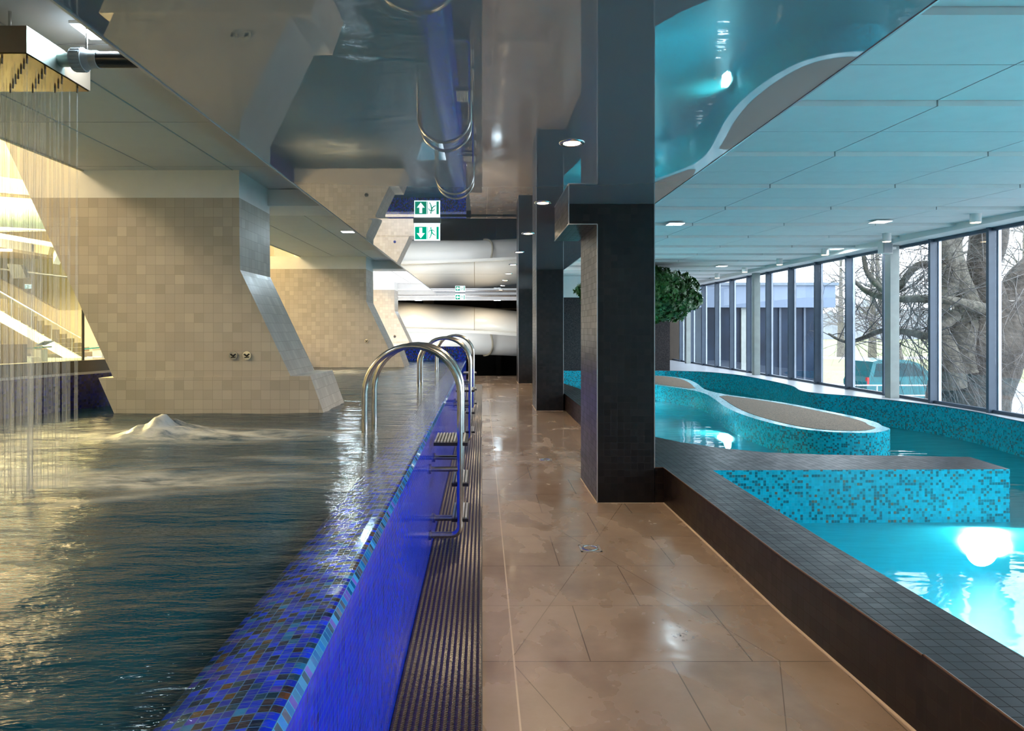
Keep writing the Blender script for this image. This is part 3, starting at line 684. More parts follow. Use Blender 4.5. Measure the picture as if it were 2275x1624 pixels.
# slanted pillars standing in the pool
def sx(x): return (x-VX)*.00382
def sz(y): return EYE-(y-VY)*.00382
def pillar(dy, dx, label, wl=0):
    t = thing('slanted_pillar', label, 'pillar', (-2.3+dx, 5.73+dy, 0), 'slanted beige pillars in the pool')
    Y0, Y1 = 5.73+dy, 6.55+dy
    P = lambda pts: [(x+dx-(wl if x < -2.5 else 0), z) for x, z in pts]
    body = P([(-3.117+.3, 1.165), (-1.62, 1.165), (-2.055, 2.077), (-2.062, 2.69), (-3.83, 2.69), (-3.13, 1.165)])
    mb = MB(); mb.slab([body[5], body[1], body[2], body[3], body[4]], Y0, Y1); obj('tiled_shaft', mb, M['beige'], t)
    base = P([(-2.87, .2), (-1.10, .2), (-1.341, .862), (-1.455, 1.178), (-3.25, 1.162), (-3.117, .862)])
    base = [base[0], base[1], base[2], base[3], base[4], base[5]]
    mb = MB(); mb.slab(base, Y0-.012, Y1+.012); obj('plinth', mb, M['beige'], t)
    top = P([(-3.83, 2.69), (-2.062, 2.69), (-2.062, CL), (-3.375, CL), (-3.375, 4.4), (-4.62, 4.4)])
    mb = MB(); mb.slab(top, Y0, Y1); obj('plaster_head', mb, M['white'], t)
    mb = MB(); mb.box(-2.062+dx, SL-.02, Y1-.06, Y1+.5, 2.76, CL-.005); mb.box(-3.37+dx*.0, -2.062+dx, Y1, Y1+.5, 2.76, CL-.005); obj('cross_beam', mb, M['white'], t)
    for nx_ in ((-2.109, -1.994) if dy == 0 else (-2.05,)):
        mb = MB(); c = Vector((nx_+dx, Y0, 1.351)); mb.cyl(c, (0, -1, 0), .012, .037, 24)
        nz_ = obj('jet_fitting', mb, M['chrome'], t)
        mb = MB(); mb.tube([c+Vector((-.02, -.018, .012)), c+Vector((.0, -.022, -.004)), c+Vector((.02, -.018, .014))], .006, 6); mb.tube([c+Vector((-.016, -.018, -.016)), c+Vector((.018, -.018, -.012))], .005, 6)
        obj('handle', mb, M['blackp'], nz_)
pillar(0, 0, 'large slanted beige tiled pillar nearest camera, two round fittings')
pillar(6.84, -.1, 'slanted beige tiled pillar behind the nearest one, in the pool', .65)
pillar(13.6, -.45, 'farthest slanted beige pillar behind the blue end wall', .65)

# ============================================================ WATERFALL SHOWER
sh = thing('waterfall_shower', 'flat metal box with gold underside raining water, hung at top left', 'shower', (-2.4, 2.95, 2.7))
mb = MB(); bx0, bx1, by0, by1, bz0, bz1 = -2.75, -1.857, 2.75, 3.2, 2.704, 2.814
mb.box(bx0, bx1, by0, by1, bz0+.002, bz1); obj('box_body', mb, M['bronze'], sh)
mb = MB(); mb.box(bx1, bx1+.002, by0, 3.0, bz0, bz1); obj('side_lit_part', mb, M['galv'], sh)  # lit stretch of the box side as paler metal, shaded rest left brown
mb = MB(); mb.box(bx0+.005, bx1-.005, by0+.005, by1-.005, bz0-.003, bz0+.002); up = obj('nozzle_plate', mb, M['gold'], sh)
noz = None; st = MB(); rr = random.Random(3)
for i in range(17):
    for j in range(7):
        x = bx1-.03-i*.052; y = by0+.05+j*.058
        if (i+j) % 2 == 0:
            if noz is None: noz_m = MB(); noz_m.cyl((x, y, bz0-.003), (0, 0, -1), .022, .004, 6); noz = obj('nozzle', noz_m, M['bronze'], sh, at=(x-sh.location.x, y-sh.location.y, 0))
            else: c_ = noz.copy(); sc.collection.objects.link(c_); c_.location = (x-sh.location.x, y-sh.location.y, 0)
        if rr.random() < .85:
            z = bz0-.02; pts = []; rs = []; ddx, ddy = rr.uniform(-.018, .018), rr.uniform(-.02, .02); r0 = rr.uniform(.0022, .0048)
            for k in range(10):
                q = k/9; pts.append((x+ddx*q, y+ddy*q, z-(z-ZL+.01)*q)); rs.append(r0*(.6+2.2*q))
            st.tube(pts, rs, 6, False)
tag(obj('falling_water', st, M['stream']), 'thin streams of water falling from the metal shower box', 'falling water', kind='stuff')
mb = MB(); mb.cyl((-2.35, 2.95, bz1), (0, 0, 1), CL-bz1, .006, 8); obj('hanger_rod', mb, M['steel'], sh); mb = MB(); mb.cyl((-2.0, 2.86, bz1), (0, 0, 1), CL-bz1, .006, 8); obj('hanger_rod', mb, M['steel'], sh)
pp = thing('water_pipe', 'grey and black water pipe with ribbed union nut joining the shower box', 'pipe', (-1.7, 2.97, 2.76))
mb = MB(); mb.cyl((-1.69, 2.97, 2.762), (1, 0, 0), .40, .034, 28); obj('pipe_run', mb, M['blackp'], pp)
mb = MB(); mb.cyl((bx1+.001, 2.97, 2.762), (1, 0, 0), .07, .03, 24); obj('stub', mb, M['galv'], pp)
mb = MB(); mb.cyl((-1.795, 2.97, 2.762), (1, 0, 0), .05, .05, 28); mb.cyl((-1.745, 2.97, 2.762), (1, 0, 0), .03, .045, 28, r2=.038); mb.cyl((-1.715, 2.97, 2.762), (1, 0, 0), .03, .038, 28)
for k in range(18):
    a = 2*PI*k/18; mb.box(-1.79, -1.75, 2.97+.049*math.cos(a)-.003, 2.97+.049*math.cos(a)+.003, 2.762+.049*math.sin(a)-.003, 2.762+.049*math.sin(a)+.003)
obj('union_nut', mb, M['grey_pl'], pp)
mb = MB(); mb.cyl((-1.74, 2.97, 2.80), (0, 0, 1), CL-2.80, .005, 8); obj('hanger_rod', mb, M['steel'], pp)

# ============================================================ LIGHT FITTINGS
ORD = ['nearest', 'second nearest', 'third nearest', 'fourth', 'fifth', 'sixth', 'seventh', 'eighth', 'ninth']
dls = [4.1+1.95*k for k in range(-2, 9)]
def downlight(y, label, grp):
    t = thing('ceiling_downlight', label, 'ceiling light', (.545, y, SOFF), grp)
    mb = MB(); pr = [(.052, 0), (.052, -.006), (.072, -.008), (.078, -.003), (.079, 0)]
    vs = []; n = 28
    for r_, z_ in pr: vs += [Vector((.545+r_*math.cos(2*PI*k/n), y+r_*math.sin(2*PI*k/n), SOFF+z_)) for k in range(n)]
    mb.raw(vs, [(i*n+k, i*n+(k+1) % n, (i+1)*n+(k+1) % n, (i+1)*n+k) for i in range(len(pr)-1) for k in range(n)], 0, True)
    obj('rim', mb, M['chrome'], t)
    mb = MB(); mb.cyl((.545, y, SOFF-.001), (0, 0, -1), .004, .052, 24); obj('lens', mb, M['lamp_w'], t)
i = 0
for y in dls:
    if y > 2.5:
        downlight(y, 'round warm downlight in the glossy ceiling, %s to the camera' % (ORD[i] if i < 3 else ORD[i]+' nearest'), 'round downlights in the glossy ceiling'); i += 1
    spot('downlight_beam', (.545, y, SOFF-.02), 24, WARM, 130, .8, .02)
def square_lamp(x, y, z, sz_, label, p, col=COOL):
    t = thing('square_ceiling_lamp', label, 'ceiling light', (x, y, z), 'square ceiling lamps')
    mb = MB(); mb.box(x-sz_, x+sz_, y-sz_, y+sz_, z-.012, z); obj('frame', mb, M['white'], t)
    for dx in (-.5, .5):
        mb = MB(); mb.box(x+dx*sz_-.44*sz_, x+dx*sz_+.44*sz_, y-sz_*.88, y+sz_*.88, z-.016, z-.012); obj('lens', mb, M['lamp_c'], t)
    area('ceiling_lamp_beam', (x, y, z-.03), sz_*2, p, col)
square_lamp(-1.72, 3.03, CL, .085, 'square white lamp in the left ceiling above the shower pipe', 2.5)
square_lamp(-1.85, 9.3, CL, .085, 'small square lamp in the left ceiling between two slanted pillars', 9)
square_lamp(2.92, 10.2, CR-.03, .12, 'square lamp in the right ceiling just right of near black column', 1.6)
square_lamp(5.9, 10.0, CR-.03, .12, 'square lamp in the right ceiling, nearest the windows\' speaker', 5)
square_lamp(6.07, 17.1, CR-.03, .12, 'farthest square lamp in the right ceiling above the foliage', 9)
square_lamp(7.04, 13.4, CR-.03, .10, 'square lamp at the right ceiling edge between two cylinder lights', 6)
square_lamp(-2.1, 22.25, 2.52, .12, 'left one of two small square lamps under the far beam above the slide', 3)
square_lamp(.5, 22.25, 2.52, .12, 'right one of two small square lamps under the far beam, beside the farthest column', 3)
for k in range(6):
    y = 9.33+2.05*k; t = thing('cylinder_lamp', 'white cylinder lamp along the windows, %s to the camera' % (ORD[k] if k < 3 else ORD[k]+' nearest'), 'ceiling light', (6.82, y, CR-.03), 'white cylinder lamps along the windows')
    mb = MB(); mb.cyl((6.82, y, 3.045), (0, 0, 1), .16, .068, 24); obj('housing', mb, M['white'], t)
    mb = MB(); mb.cyl((6.82, y, 3.040), (0, 0, 1), .006, .058, 24); obj('lens', mb, M['lamp_s'], t)
    spot('cylinder_beam', (6.82, y, 3.02), 7, WARM, 100)
# exit signs
def poly2(mb, pts, x0, z0, w, h, y):  # pts in 0..1 of the sign face
    mb.face([(x0+a*w, y, z0+b*h) for a, b in pts])
def exit_sign(cx, y, w, h, ztop, label, arrow='down', scale=1, hung=.03):
    t = thing('exit_sign', label, 'exit sign', (cx, y, ztop), 'green exit signs')
    mb = MB(); mb.box(cx-w/2-.006, cx+w/2+.006, y-.03, y+.03, ztop-hung, ztop); obj('housing', mb, M['grey_pl'], t)
    z1 = ztop-hung; z0 = z1-h; x0 = cx-w/2
    mb = MB(); mb.box(x0, x0+w, y-.006, y+.006, z0, z1); obj('light_panel', mb, M['sign_w'], t)
    yf = y-.0075; g = MB()
    poly2(g, [(.03, .06), (.48, .06), (.48, .80), (.03, .80)], x0, z0, w, h, yf); obj('arrow_field', g, M['green'], t)
    a = MB(); yf2 = y-.009
    if arrow == 'down': P_ = [(.255, .12), (.41, .42), (.31, .42), (.31, .74), (.20, .74), (.20, .42), (.10, .42)]
    else: P_ = [(.08, .43), (.25, .13), (.25, .32), (.43, .32), (.43, .54), (.25, .54), (.25, .73)]
    poly2(a, P_, x0, z0, w, h, yf2); obj('arrow', a, M['sign_w'], t)
    g = MB()
    poly2(g, [(.86, .06), (.95, .06), (.95, .80), (.86, .80)], x0, z0, w, h, yf); poly2(g, [(.50, .06), (.52, .06), (.52, .80), (.50, .80)], x0, z0, w, h, yf)
    def bar(p, q, r):
        p, q = Vector(p), Vector(q); asp = h/w; d = Vector(((q-p).x, (q-p).y*asp)).normalized(); nn = Vector((-d.y*r, d.x*r/asp))
        poly2(g, [p-nn, q-nn, q+nn, p+nn], x0, z0, w, h, yf)
    poly2(g, [(.645+.030*math.cos(2*PI*k/10), .715+.055*math.sin(2*PI*k/10)) for k in range(10)], x0, z0, w, h, yf)
    bar((.66, .65), (.685, .42), .030); bar((.65, .63), (.58, .55), .016); bar((.58, .55), (.555, .46), .014); bar((.68, .62), (.75, .58), .016); bar((.75, .58), (.79, .50), .014)
    bar((.69, .44), (.77, .33), .021); bar((.77, .33), (.84, .30), .016); bar((.67, .44), (.64, .25), .021); bar((.64, .25), (.59, .12), .017)
    obj('running_figure', g, M['green'], t)
    return t
exit_sign(-.573, 7.05, .27, .178, SOFF, 'green exit sign with down arrow and running figure under glossy ceiling')
exit_sign(-.69, 21.3, .31, .19, SOFF, 'far small green exit sign with left arrow above the slide', 'left')

# ============================================================ SLIDE
sl = thing('water_slide', 'huge white curved slide tube crossing the far end of corridor', 'slide', (-.5, 24.5, .4))
def slide_pt(u, a, r_extra=0):
    x = -6.2+9.4*u; cz = 1.56-.03*(x+3)-.012*max(0, x+1)**2; r = 1.0-.035*(x+3.2)+r_extra
    r *= 1.0 if a > 0 and a < PI else .97
    return Vector((x, 24.5-.0*x+r*math.cos(a)*-1, cz+r*math.sin(a)))
mb = MB(); mb.grid(50, 24, lambda u, v: slide_pt(u, PI*v)); obj('upper_shell', mb, M['slide'], sl)
mb = MB(); mb.grid(50, 24, lambda u, v: slide_pt(u, PI+PI*v, -.03)*1.0+Vector((0, -.16*math.cos(PI*v), 0))); obj('lower_shell', mb, M['slide'], sl)
mb = MB(); pts = [slide_pt(k/40, 0, .0) for k in range(41)]
for i in range(40):
    p, q = pts[i], pts[i+1]
    mb.raw([(p.x, p.y-.09, p.z-.06), (q.x, q.y-.09, q.z-.06), (q.x, q.y-.09, q.z+.04), (p.x, p.y-.09, p.z+.04), (p.x, p.y+.05, p.z-.05), (q.x, q.y+.05, q.z-.05), (q.x, q.y+.05, q.z+.05), (p.x, p.y+.05, p.z+.05)],
           [(0, 1, 2, 3), (3, 2, 6, 7), (0, 4, 5, 1)])
obj('flange', mb, M['slide'], sl)
mb = MB(); uu = (.30+6.2)/9.4; mb.tube([slide_pt(uu+.012*math.sin(v*PI/14)-.025*(v/14)**2*1.0, -PI*.5*v/14, -.01) for v in range(0, 15)], .035, 8); obj('seal_strip', mb, M['seam'], sl)
mb = MB(); uu = (-.27+6.2)/9.4; mb.tube([slide_pt(uu, PI*.5*v/14, -.004) for v in range(0, 13)], .012, 6); obj('joint_line', mb, M['seam'], sl)
# things behind and over the slide
mb = MB(); mb.tube([(-6, 21.7, 2.64), (1.1, 21.7, 2.64)], .035, 10); tag(obj('ceiling_pipe', mb, M['steel']), 'thin grey pipe under the ceiling above the far slide', 'pipe')
t = thing('support_frame', 'dark timber and steel framing behind the white slide', 'frame', (-1, 26.4, 0))
mb = MB(); mb.box(.55, .75, 26.3, 26.6, -1.5, 3.0); obj('post', mb, M['void'], t)
mb = MB(); mb.box(-2.3, -1.9, 26.3, 26.6, 1.0, 3.0); obj('post', mb, M['sand'], t)
mb = MB(); mb.box(-6, 1.5, 26.2, 26.35, 2.32, 2.37); obj('rail', mb, M['sand'], t)
mb = MB(); mb.box(.2, .75, 23.9, 24.4, -.9, -.3); tag(obj('floor_box', mb, M['sand']), 'small brown box in the black pit under the slide', 'box')
spot('slide_lamp', (-2.35, 23.0, 2.95), 14, (1, .78, .5), 125, .8, .1, (math.radians(12), 0, 0))
spot('slide_lamp', (.1, 23.0, 2.95), 14, (1, .8, .55), 125, .8, .1, (math.radians(12), 0, 0))

# ============================================================ FLOOR DRAINS
def drain(x, y, label):
    t = thing('floor_drain', label, 'drain', (x, y, 0), 'square steel floor drains')
    mb = MB(); s = .075
    for a in ((x-s, x+s, y-s, y-s+.014), (x-s, x+s, y+s-.014, y+s), (x-s, x-s+.014, y-s, y+s), (x+s-.014, x+s, y-s, y+s)): mb.box(*a, 0, .004)
    obj('frame', mb, M['trim'], t)
    mb = MB(); mb.box(x-s+.014, x+s-.014, y-s+.014, y+s-.014, 0, .0015); obj('plate', mb, M['floor'], t)
    mb = MB()
    for r_ in (.052,):
        mb.tube([(x+r_*math.cos(2*PI*k/24), y+r_*math.sin(2*PI*k/24), .003) for k in range(25)], .007, 6)
    obj('ring', mb, M['chrome'], t)
drain(.776, 4.85, 'square steel floor drain in front of the large black column')
drain(.763, 8.12, 'square steel floor drain among wet patches beside the large black column')
# splash
mb = MB(); rr = random.Random(11)
for k in range(46):
    a = rr.uniform(0, 2*PI); r_ = abs(rr.gauss(0, .045)); x, y = 1.02+r_*math.cos(a), 3.47+1.7*r_*math.sin(a); s = rr.uniform(.002, .008)
    mb.tube([(x, y, 0), (x, y, s*.4), (x, y, s*.6)], [s, s*.7, .0005], 8, False)
tag(obj('water_splash', mb, glass('clear_water', (.95, .97, 1), 1.33, .05)), 'small puddle of splashed drops on the brown floor', 'puddle', kind='stuff')

# ============================================================ WINDOW SIDE
for k, y in enumerate((12.2, 18.3, 24.4)):
    mb = MB(); mb.box(7.38, 7.54, y, y+.17, .32, CR)
    lb = ['nearest grey steel post standing inside the windows, carrying the speaker', 'middle grey steel post standing inside the windows', 'farthest grey steel post inside the windows'][k]
    tag(obj('steel_post', mb, M['post'], at=(7.46, y, .32)), lb, 'post', 'grey steel posts inside the windows')
sp = thing('wall_speaker', 'small white loudspeaker on the grey post under the ceiling edge', 'speaker', (7.2, 12.1, 2.95))
mb = MB(); mb.slab([(7.12, 2.93), (7.30, 2.91), (7.30, 3.13), (7.12, 3.15)], 12.0, 12.15); obj('cabinet', mb, M['white'], sp)
mb = MB(); mb.box(7.135, 7.285, 11.985, 12.0, 2.93, 3.12); obj('grille', mb, M['grey_pl'], sp)
mb = MB(); mb.box(7.30, 7.40, 12.06, 12.22, 3.0, 3.04); obj('bracket', mb, M['white'], sp)
# indoor tree
def leafy(cx, cy, cz, rx, ry, rz, n, seed):
    rr = random.Random(seed); mb = MB()
    for i in range(n):
        while True:
            v = Vector((rr.uniform(-1, 1), rr.uniform(-1, 1), rr.uniform(-1, 1)))
            if .35 < v.length < 1: break
        v = v.normalized()*(v.length**.35)*(1+.22*noise.noise(v*2.3+Vector((seed, 0, 0))))
        c = Vector((cx+v.x*rx, cy+v.y*ry, min(3.12, cz+v.z*rz))); s = rr.uniform(.05, .095)
        d = (v+Vector((rr.gauss(0, .5), rr.gauss(0, .5), rr.gauss(-.2, .5)))).normalized(); a = d.orthogonal().normalized(); b = d.cross(a)
        th = rr.uniform(0, 6.3); a, b = a*math.cos(th)+b*math.sin(th), b*math.cos(th)-a*math.sin(th)
        o8 = [(0, -1), (.35, -.35), (1, -.3), (.55, .15), (.7, .75), (.2, .5), (0, 1.1), (-.2, .5), (-.7, .75), (-.55, .15), (-1, -.3), (-.35, -.35)]
        mb.face([c+a*p*s+b*q*s+d*(abs(p)*-.25*s) for p, q in o8])
    return mb
it = thing('indoor_tree', 'bushy dark green indoor tree below the ceiling behind the black column', 'tree', (4.2, 17.0, ZI))
obj('foliage', leafy(3.95, 17.0, 2.42, 1.50, 1.4, .72, 5200, 4), M['leaf'], it)
mb = MB(); mb.tube([(4.2, 17, ZI-.01), (4.15, 17, 1.0), (4.05, 17, 1.8), (3.95, 17, 2.5)], [.09, .07, .06, .04], 10)
for k in range(12):
    a = 2*PI*k/12; mb.tube([(4.06, 17, 1.7+.04*k), (4.0+.6*math.cos(a), 17+.5*math.sin(a), 2.2), (4.0+1.1*math.cos(a), 17+.95*math.sin(a), 2.45)], [.03, .02, .008], 6)
obj('trunk', mb, M['bark'], it)

# ============================================================ OUTSIDE
GZ = -1.6
mb = MB(); mb.box(7.9, 260, -40, 34.5, GZ-.1, GZ); struct('ground_asphalt', mb, M['asphalt'])
mb = MB(); mb.box(7.9, 260, 34.5, 39, GZ-.1, GZ+.02); struct('ground_path', mb, M['path'])
mb = MB(); mb.box(7.9, 400, 39, 260, GZ-.1, GZ+.01); struct('ground_lawn', mb, M['grass'])
mb = MB(); mb.box(7.9, 260, 70, 76, GZ, GZ+.03); struct('ground_road', mb, M['asphalt'])
bd = thing('neighbour_building', 'low flat roofed building with pale fascia and dark glass wall outside', 'building', (12, 30, GZ))
mb = MB(); mb.box(8.3, 15.7, 30, 42, 2.52, 3.50); obj('fascia', mb, M['facade'], bd)
mb = MB(); mb.box(8.2, 15.8, 29.9, 42.1, 3.50, 3.62); obj('roof_edge', mb, M['roofedge'], bd)
mb = MB(); mb.box(8.5, 15.3, 30.3, 41.8, GZ, 2.52); obj('glass_wall', mb, M['facglass'], bd)
for x in (9.3, 10.5, 11.3, 12.3, 13.3, 14.4):
    mb = MB(); mb.box(x, x+.09, 30.22, 30.3, GZ, 2.52); obj('mullion', mb, M['mull'], bd)
mb = MB(); mb.box(11.6, 12.3, 30.2, 30.29, GZ, 2.52); obj('concrete_pier', mb, M['post'], bd)
mb = MB(); mb.cyl((11.7, 33, 3.6), (0, 0, 1), .75, .5, 20); obj('roof_vent', mb, M['alu'], bd)
# van
vn = thing('parked_van', 'teal van parked outside beyond the windows', 'van', (17.4, 28, GZ))
def vsec(x, y0, y1): pass
vy0, vy1 = 28.0, 29.8
def zz_(v): return GZ+v
vp = [(15.98, zz_(.30)), (20.3, zz_(.30)), (20.35, zz_(.75)), (20.1, zz_(1.02)), (19.2, zz_(1.18)), (18.55, zz_(1.36)), (18.15, zz_(1.72)), (17.75, zz_(1.86)), (17.2, zz_(1.90)), (16.45, zz_(1.88)), (16.22, zz_(1.80)), (16.05, zz_(1.15)), (15.95, zz_(.95))]
mb = MB(); mb.slab(vp, vy0, vy1); obj('body', mb, M['van'], vn)
for wp in ([(16.25, 1.18), (17.05, 1.18), (17.05, 1.74), (16.36, 1.72)], [(17.15, 1.18), (18.4, 1.22), (17.98, 1.66), (17.72, 1.74), (17.15, 1.74)]):
    mb = MB(); mb.slab([(x, zz_(z)) for x, z in wp], vy0-.012, vy0); obj('side_window', mb, M['carglass'], vn)
mb = MB(); mb.box(15.97, 16.05, vy0-.01, vy0+.12, zz_(.85), zz_(1.15)); obj('tail_light', mb, M['red'], vn)
for x in (16.75, 19.3):
    for y in (vy0-.01, vy1-.2):
        mb = MB(); mb.cyl((x, y, GZ+.33), (0, 1, 0), .21, .33, 20); obj('wheel', mb, M['rubber'], vn)
fn = thing('rail_fence', 'low pale metal rail fence in front of the lawn outside', 'fence', (20, 27, GZ))
for z in (GZ+.95, GZ+.55):
    mb = MB(); mb.tube([(13.5, 26.5, z), (30, 26.5, z)], .03, 6); obj('rail', mb, M['path'], fn)
for k in range(9):
    mb = MB(); mb.tube([(13.5+2*k, 26.5, GZ), (13.5+2*k, 26.5, GZ+.95)], .03, 6); obj('post', mb, M['path'], fn)
# trees
def twigs(mb, p, d, L, r, depth, rr, droop=.0, spread=.7, sides=4):
    segs = 5; pts = [p]; rs = [r]; q = Vector(p); dd = Vector(d)
    for k in range(segs):
        dd = (dd+Vector((rr.gauss(0, .16), rr.gauss(0, .16), rr.gauss(0, .16)-droop))).normalized()
        if q.x < 8.5 and dd.x < 0: dd.x = .05
        q = q+dd*(L/segs); pts.append(q.copy()); rs.append(r*(1-.75*(k+1)/segs))
        if depth > 0 and rr.random() < .85:
            ax = dd.orthogonal().normalized(); a = rr.uniform(0, 2*PI); ax = (ax*math.cos(a)+dd.cross(ax)*math.sin(a))
            nd = (dd*(1-spread*.5)+ax*spread).normalized()
            if q.x+nd.x*L*.7 < 8.6 and nd.x < 0: nd.x = -nd.x*.3
            if q.x < 8.2: continue
            twigs(mb, q.copy(), nd, L*rr.uniform(.45, .7), rs[-1]*.7, depth-1, rr, droop, spread, 3 if depth < 3 else 4)
    mb.tube(pts, rs, sides, False)
D0 = 13.2; k_ = D0/F
def limb(mb, seq, n=5):
    pts = []; rs = []
    P_ = [px(x, y, max(D0+dd, 8.35*F/(x-VX))) for x, y, w, dd in seq]; sp_ = spline(P_, n); ws = [s[2] for s in seq]
    for i, p in enumerate(sp_):
        f = i/n; a = min(int(f), len(ws)-1); b = min(a+1, len(ws)-1); w = ws[a]+(ws[b]-ws[a])*(f-a)
        r = w*k_/2*(1+.10*noise.noise(p*2.5)); rs.append(r); pts.append(p+Vector((noise.noise(p*1.5)*.05, 0, 0)))
    mb.tube(pts, rs, 14); return pts
bt = thing('beech_tree', 'huge old bare tree with thick forking trunk close outside the windows', 'tree', tuple(px(2150, 730+3.18*F/D0, D0)))
rr = random.Random(21)
t1 = MB(); limb(t1, [(2140, 1095, 200, 0), (2145, 1000, 165, 0), (2150, 900, 152, 0), (2165, 830, 158, 0), (2190, 770, 150, 0), (2205, 725, 125, 0), (2215, 690, 90, 0)]); obj('trunk', t1, M['bark_d'], bt)
L1 = [(2205, 740, 95, .1), (2245, 690, 80, .3), (2275, 630, 75, .5), (2330, 560, 70, .7), (2420, 480, 60, .9)]
L2 = [(2190, 735, 95, -.1), (2190, 670, 85, .1), (2180, 610, 62, .2), (2195, 545, 72, .3), (2205, 470, 70, .3), (2225, 380, 60, .3)]
L3 = [(2120, 860, 60, -.3), (2108, 800, 52, -.3), (2088, 740, 40, -.2), (2092, 670, 38, 0), (2112, 620, 44, .1), (2100, 560, 42, .1), (2080, 490, 36, .1), (2070, 400, 30, .1)]
L4 = [(2150, 830, 70, -.3), (2135, 760, 60, -.2), (2150, 690, 50, .0), (2130, 620, 44, .1), (2118, 545, 34, .2), (2135, 460, 26, .3), (2120, 380, 16, .3)]
L5 = [(2205, 695, 34, -.3), (2160, 680, 24, -.5), (2110, 668, 19, -.6), (2050, 664, 17, -.7), (1990, 664, 15, -.8), (1930, 650, 12, -.8), (1880, 610, 8, -.8)]
L6 = [(2120, 700, 30, -.3), (2070, 745, 18, -.5), (2020, 738, 15, -.6), (1960, 735, 13, -.7), (1890, 760, 9, -.8), (1840, 742, 6, -.8)]
L7 = [(2100, 600, 26, 0), (2040, 590, 16, .3), (1980, 650, 14, .3), (1930, 610, 13, .3), (1915, 560, 9, .3)]
allp = []
for seq, m_ in ((L1, 'bark_d'), (L2, 'bark_d'), (L3, 'bark'), (L4, 'bark'), (L5, 'bark'), (L6, 'bark'), (L7, 'bark')):
    q = MB(); pts = limb(q, seq); obj('branch', q, M[m_], bt); allp += pts[6:] if seq not in (L5, L6, L7) else pts*3
tw = MB()
for i in range(125):
    p = rr.choice(allp); d = Vector((rr.gauss(-.55, .55), rr.gauss(-.15, .6), rr.gauss(0, .55))).normalized()
    twigs(tw, p, d, rr.uniform(1.1, 2.9), rr.uniform(.007, .016), 2, rr, rr.uniform(.0, .10))
for i in range(16):   # drooping sprays right of the trunk
    p = px(rr.uniform(2225, 2330), rr.uniform(600, 720), D0-.5); twigs(tw, p, Vector((rr.gauss(0, .4), 0, -.6)).normalized(), rr.uniform(1.4, 2.4), .012, 2, rr, .12)
tg = obj('twigs', tw, M['twig'], bt); tag(tg, kind='stuff')
def small_tree(x, y, D, h, seed, label, lean=0, dens=40):
    rr = random.Random(seed); base = px(x, 730, D); base.z = GZ
    t = thing('bare_tree', label, 'tree', tuple(base), 'bare trees across the lawn')
    mb = MB(); pts = [base, base+Vector((lean*.3, 0, h*.25)), base+Vector((lean, 0, h*.55)), base+Vector((lean*1.1, 0, h))]; r0 = h*.032
    mb.tube(spline(pts, 4), [r0*(1-.85*i/12) for i in range(13)], 8); obj('trunk', mb, M['bark'], t)
    mb = MB(); sp_ = spline(pts, 4)
    for i in range(dens):
        p = rr.choice(sp_[4:]); a = rr.uniform(0, 2*PI); twigs(mb, p, Vector((math.cos(a), math.sin(a), rr.uniform(.1, .9))).normalized(), h*rr.uniform(.25, .5), h*.006, 2, rr, .02)
    tag(obj('crown', mb, M['twig'], t), kind='stuff')
small_tree(2008, 0, 33, 9, 5, 'leaning bare tree behind the parked van', -1.2)
small_tree(1938, 0, 62, 13, 6, 'slim bare tree on the lawn left of the van')
small_tree(1868, 0, 75, 14, 8, 'distant bare tree right of the low building')
small_tree(2275, 0, 55, 12, 9, 'bare tree on the lawn at the right edge of view')
small_tree(2120, 0, 80, 15, 10, 'distant bare tree behind the huge trunk')
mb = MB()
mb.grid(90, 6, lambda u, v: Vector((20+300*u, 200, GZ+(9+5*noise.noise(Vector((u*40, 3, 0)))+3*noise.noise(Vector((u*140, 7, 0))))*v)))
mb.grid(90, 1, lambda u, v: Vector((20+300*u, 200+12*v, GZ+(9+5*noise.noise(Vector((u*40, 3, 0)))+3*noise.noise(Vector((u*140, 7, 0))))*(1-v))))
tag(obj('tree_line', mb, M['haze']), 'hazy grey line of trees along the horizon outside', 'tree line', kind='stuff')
bs = thing('parked_bus', 'small teal bus on the far road at right edge', 'bus', (67, 85, GZ))
mb = MB(); mb.box(62, 72, 85, 87.5, GZ+.4, GZ+2.9); obj('body', mb, M['van'], bs)
mb = MB(); mb.box(62.4, 71.6, 84.96, 85, GZ+1.4, GZ+2.3); obj('windows', mb, M['alu'], bs)

# ============================================================ SWIMMING HALL SEEN AT FAR LEFT
def quad(mb, pts, D): mb.face([px(x, y, D) for x, y in pts][::-1])
def xz(x, y, D): p = px(x, y, D); return (p.x, p.z)
mb = MB(); mb.slab([xz(*p, 42) for p in ((-300, 815), (400, 815), (400, 689), (128, 689), (-300, 455))], 42, 42.3); struct('wall_hall_lower', mb, M['sand'])
stc = thing('staircase', 'pale staircase with white stringer rising left in the hall behind falling water', 'stairs', tuple(px(180, 797, 36)))
mb = MB(); mb.slab([xz(*p, 36) for p in ((-260, 575), (-260, 549), (0, 696), (177, 797), (145, 797), (0, 715))][::-1], 36, 36.4)
obj('stringer', mb, M['white'], stc)
mb = MB(); N_ = 22
for k in range(N_):
    x = 168-k*17.5; y = 795-k*10.2; a = px(x, y, 36.4); b2 = px(x-17.5, y-10.2, 36.4)
    mb.box(b2.x, a.x, 36.4, 38.4, max(.02, b2.z-.3), b2.z+.04)
obj('steps', mb, M['sand'], stc)
mb = MB(); mb.tube([px(-120, 578, 36.2), px(45, 674, 36.2), px(180, 751, 36.2)], .04, 8); obj('handrail', mb, M['chrome'], stc)
mb = MB(); mb.face([px(177, 797, 36.2), px(180, 751, 36.2), px(-120, 578, 36.2), px(-120, 630, 36.2)]); obj('glass_guard', mb, M['rail_glass'], stc)
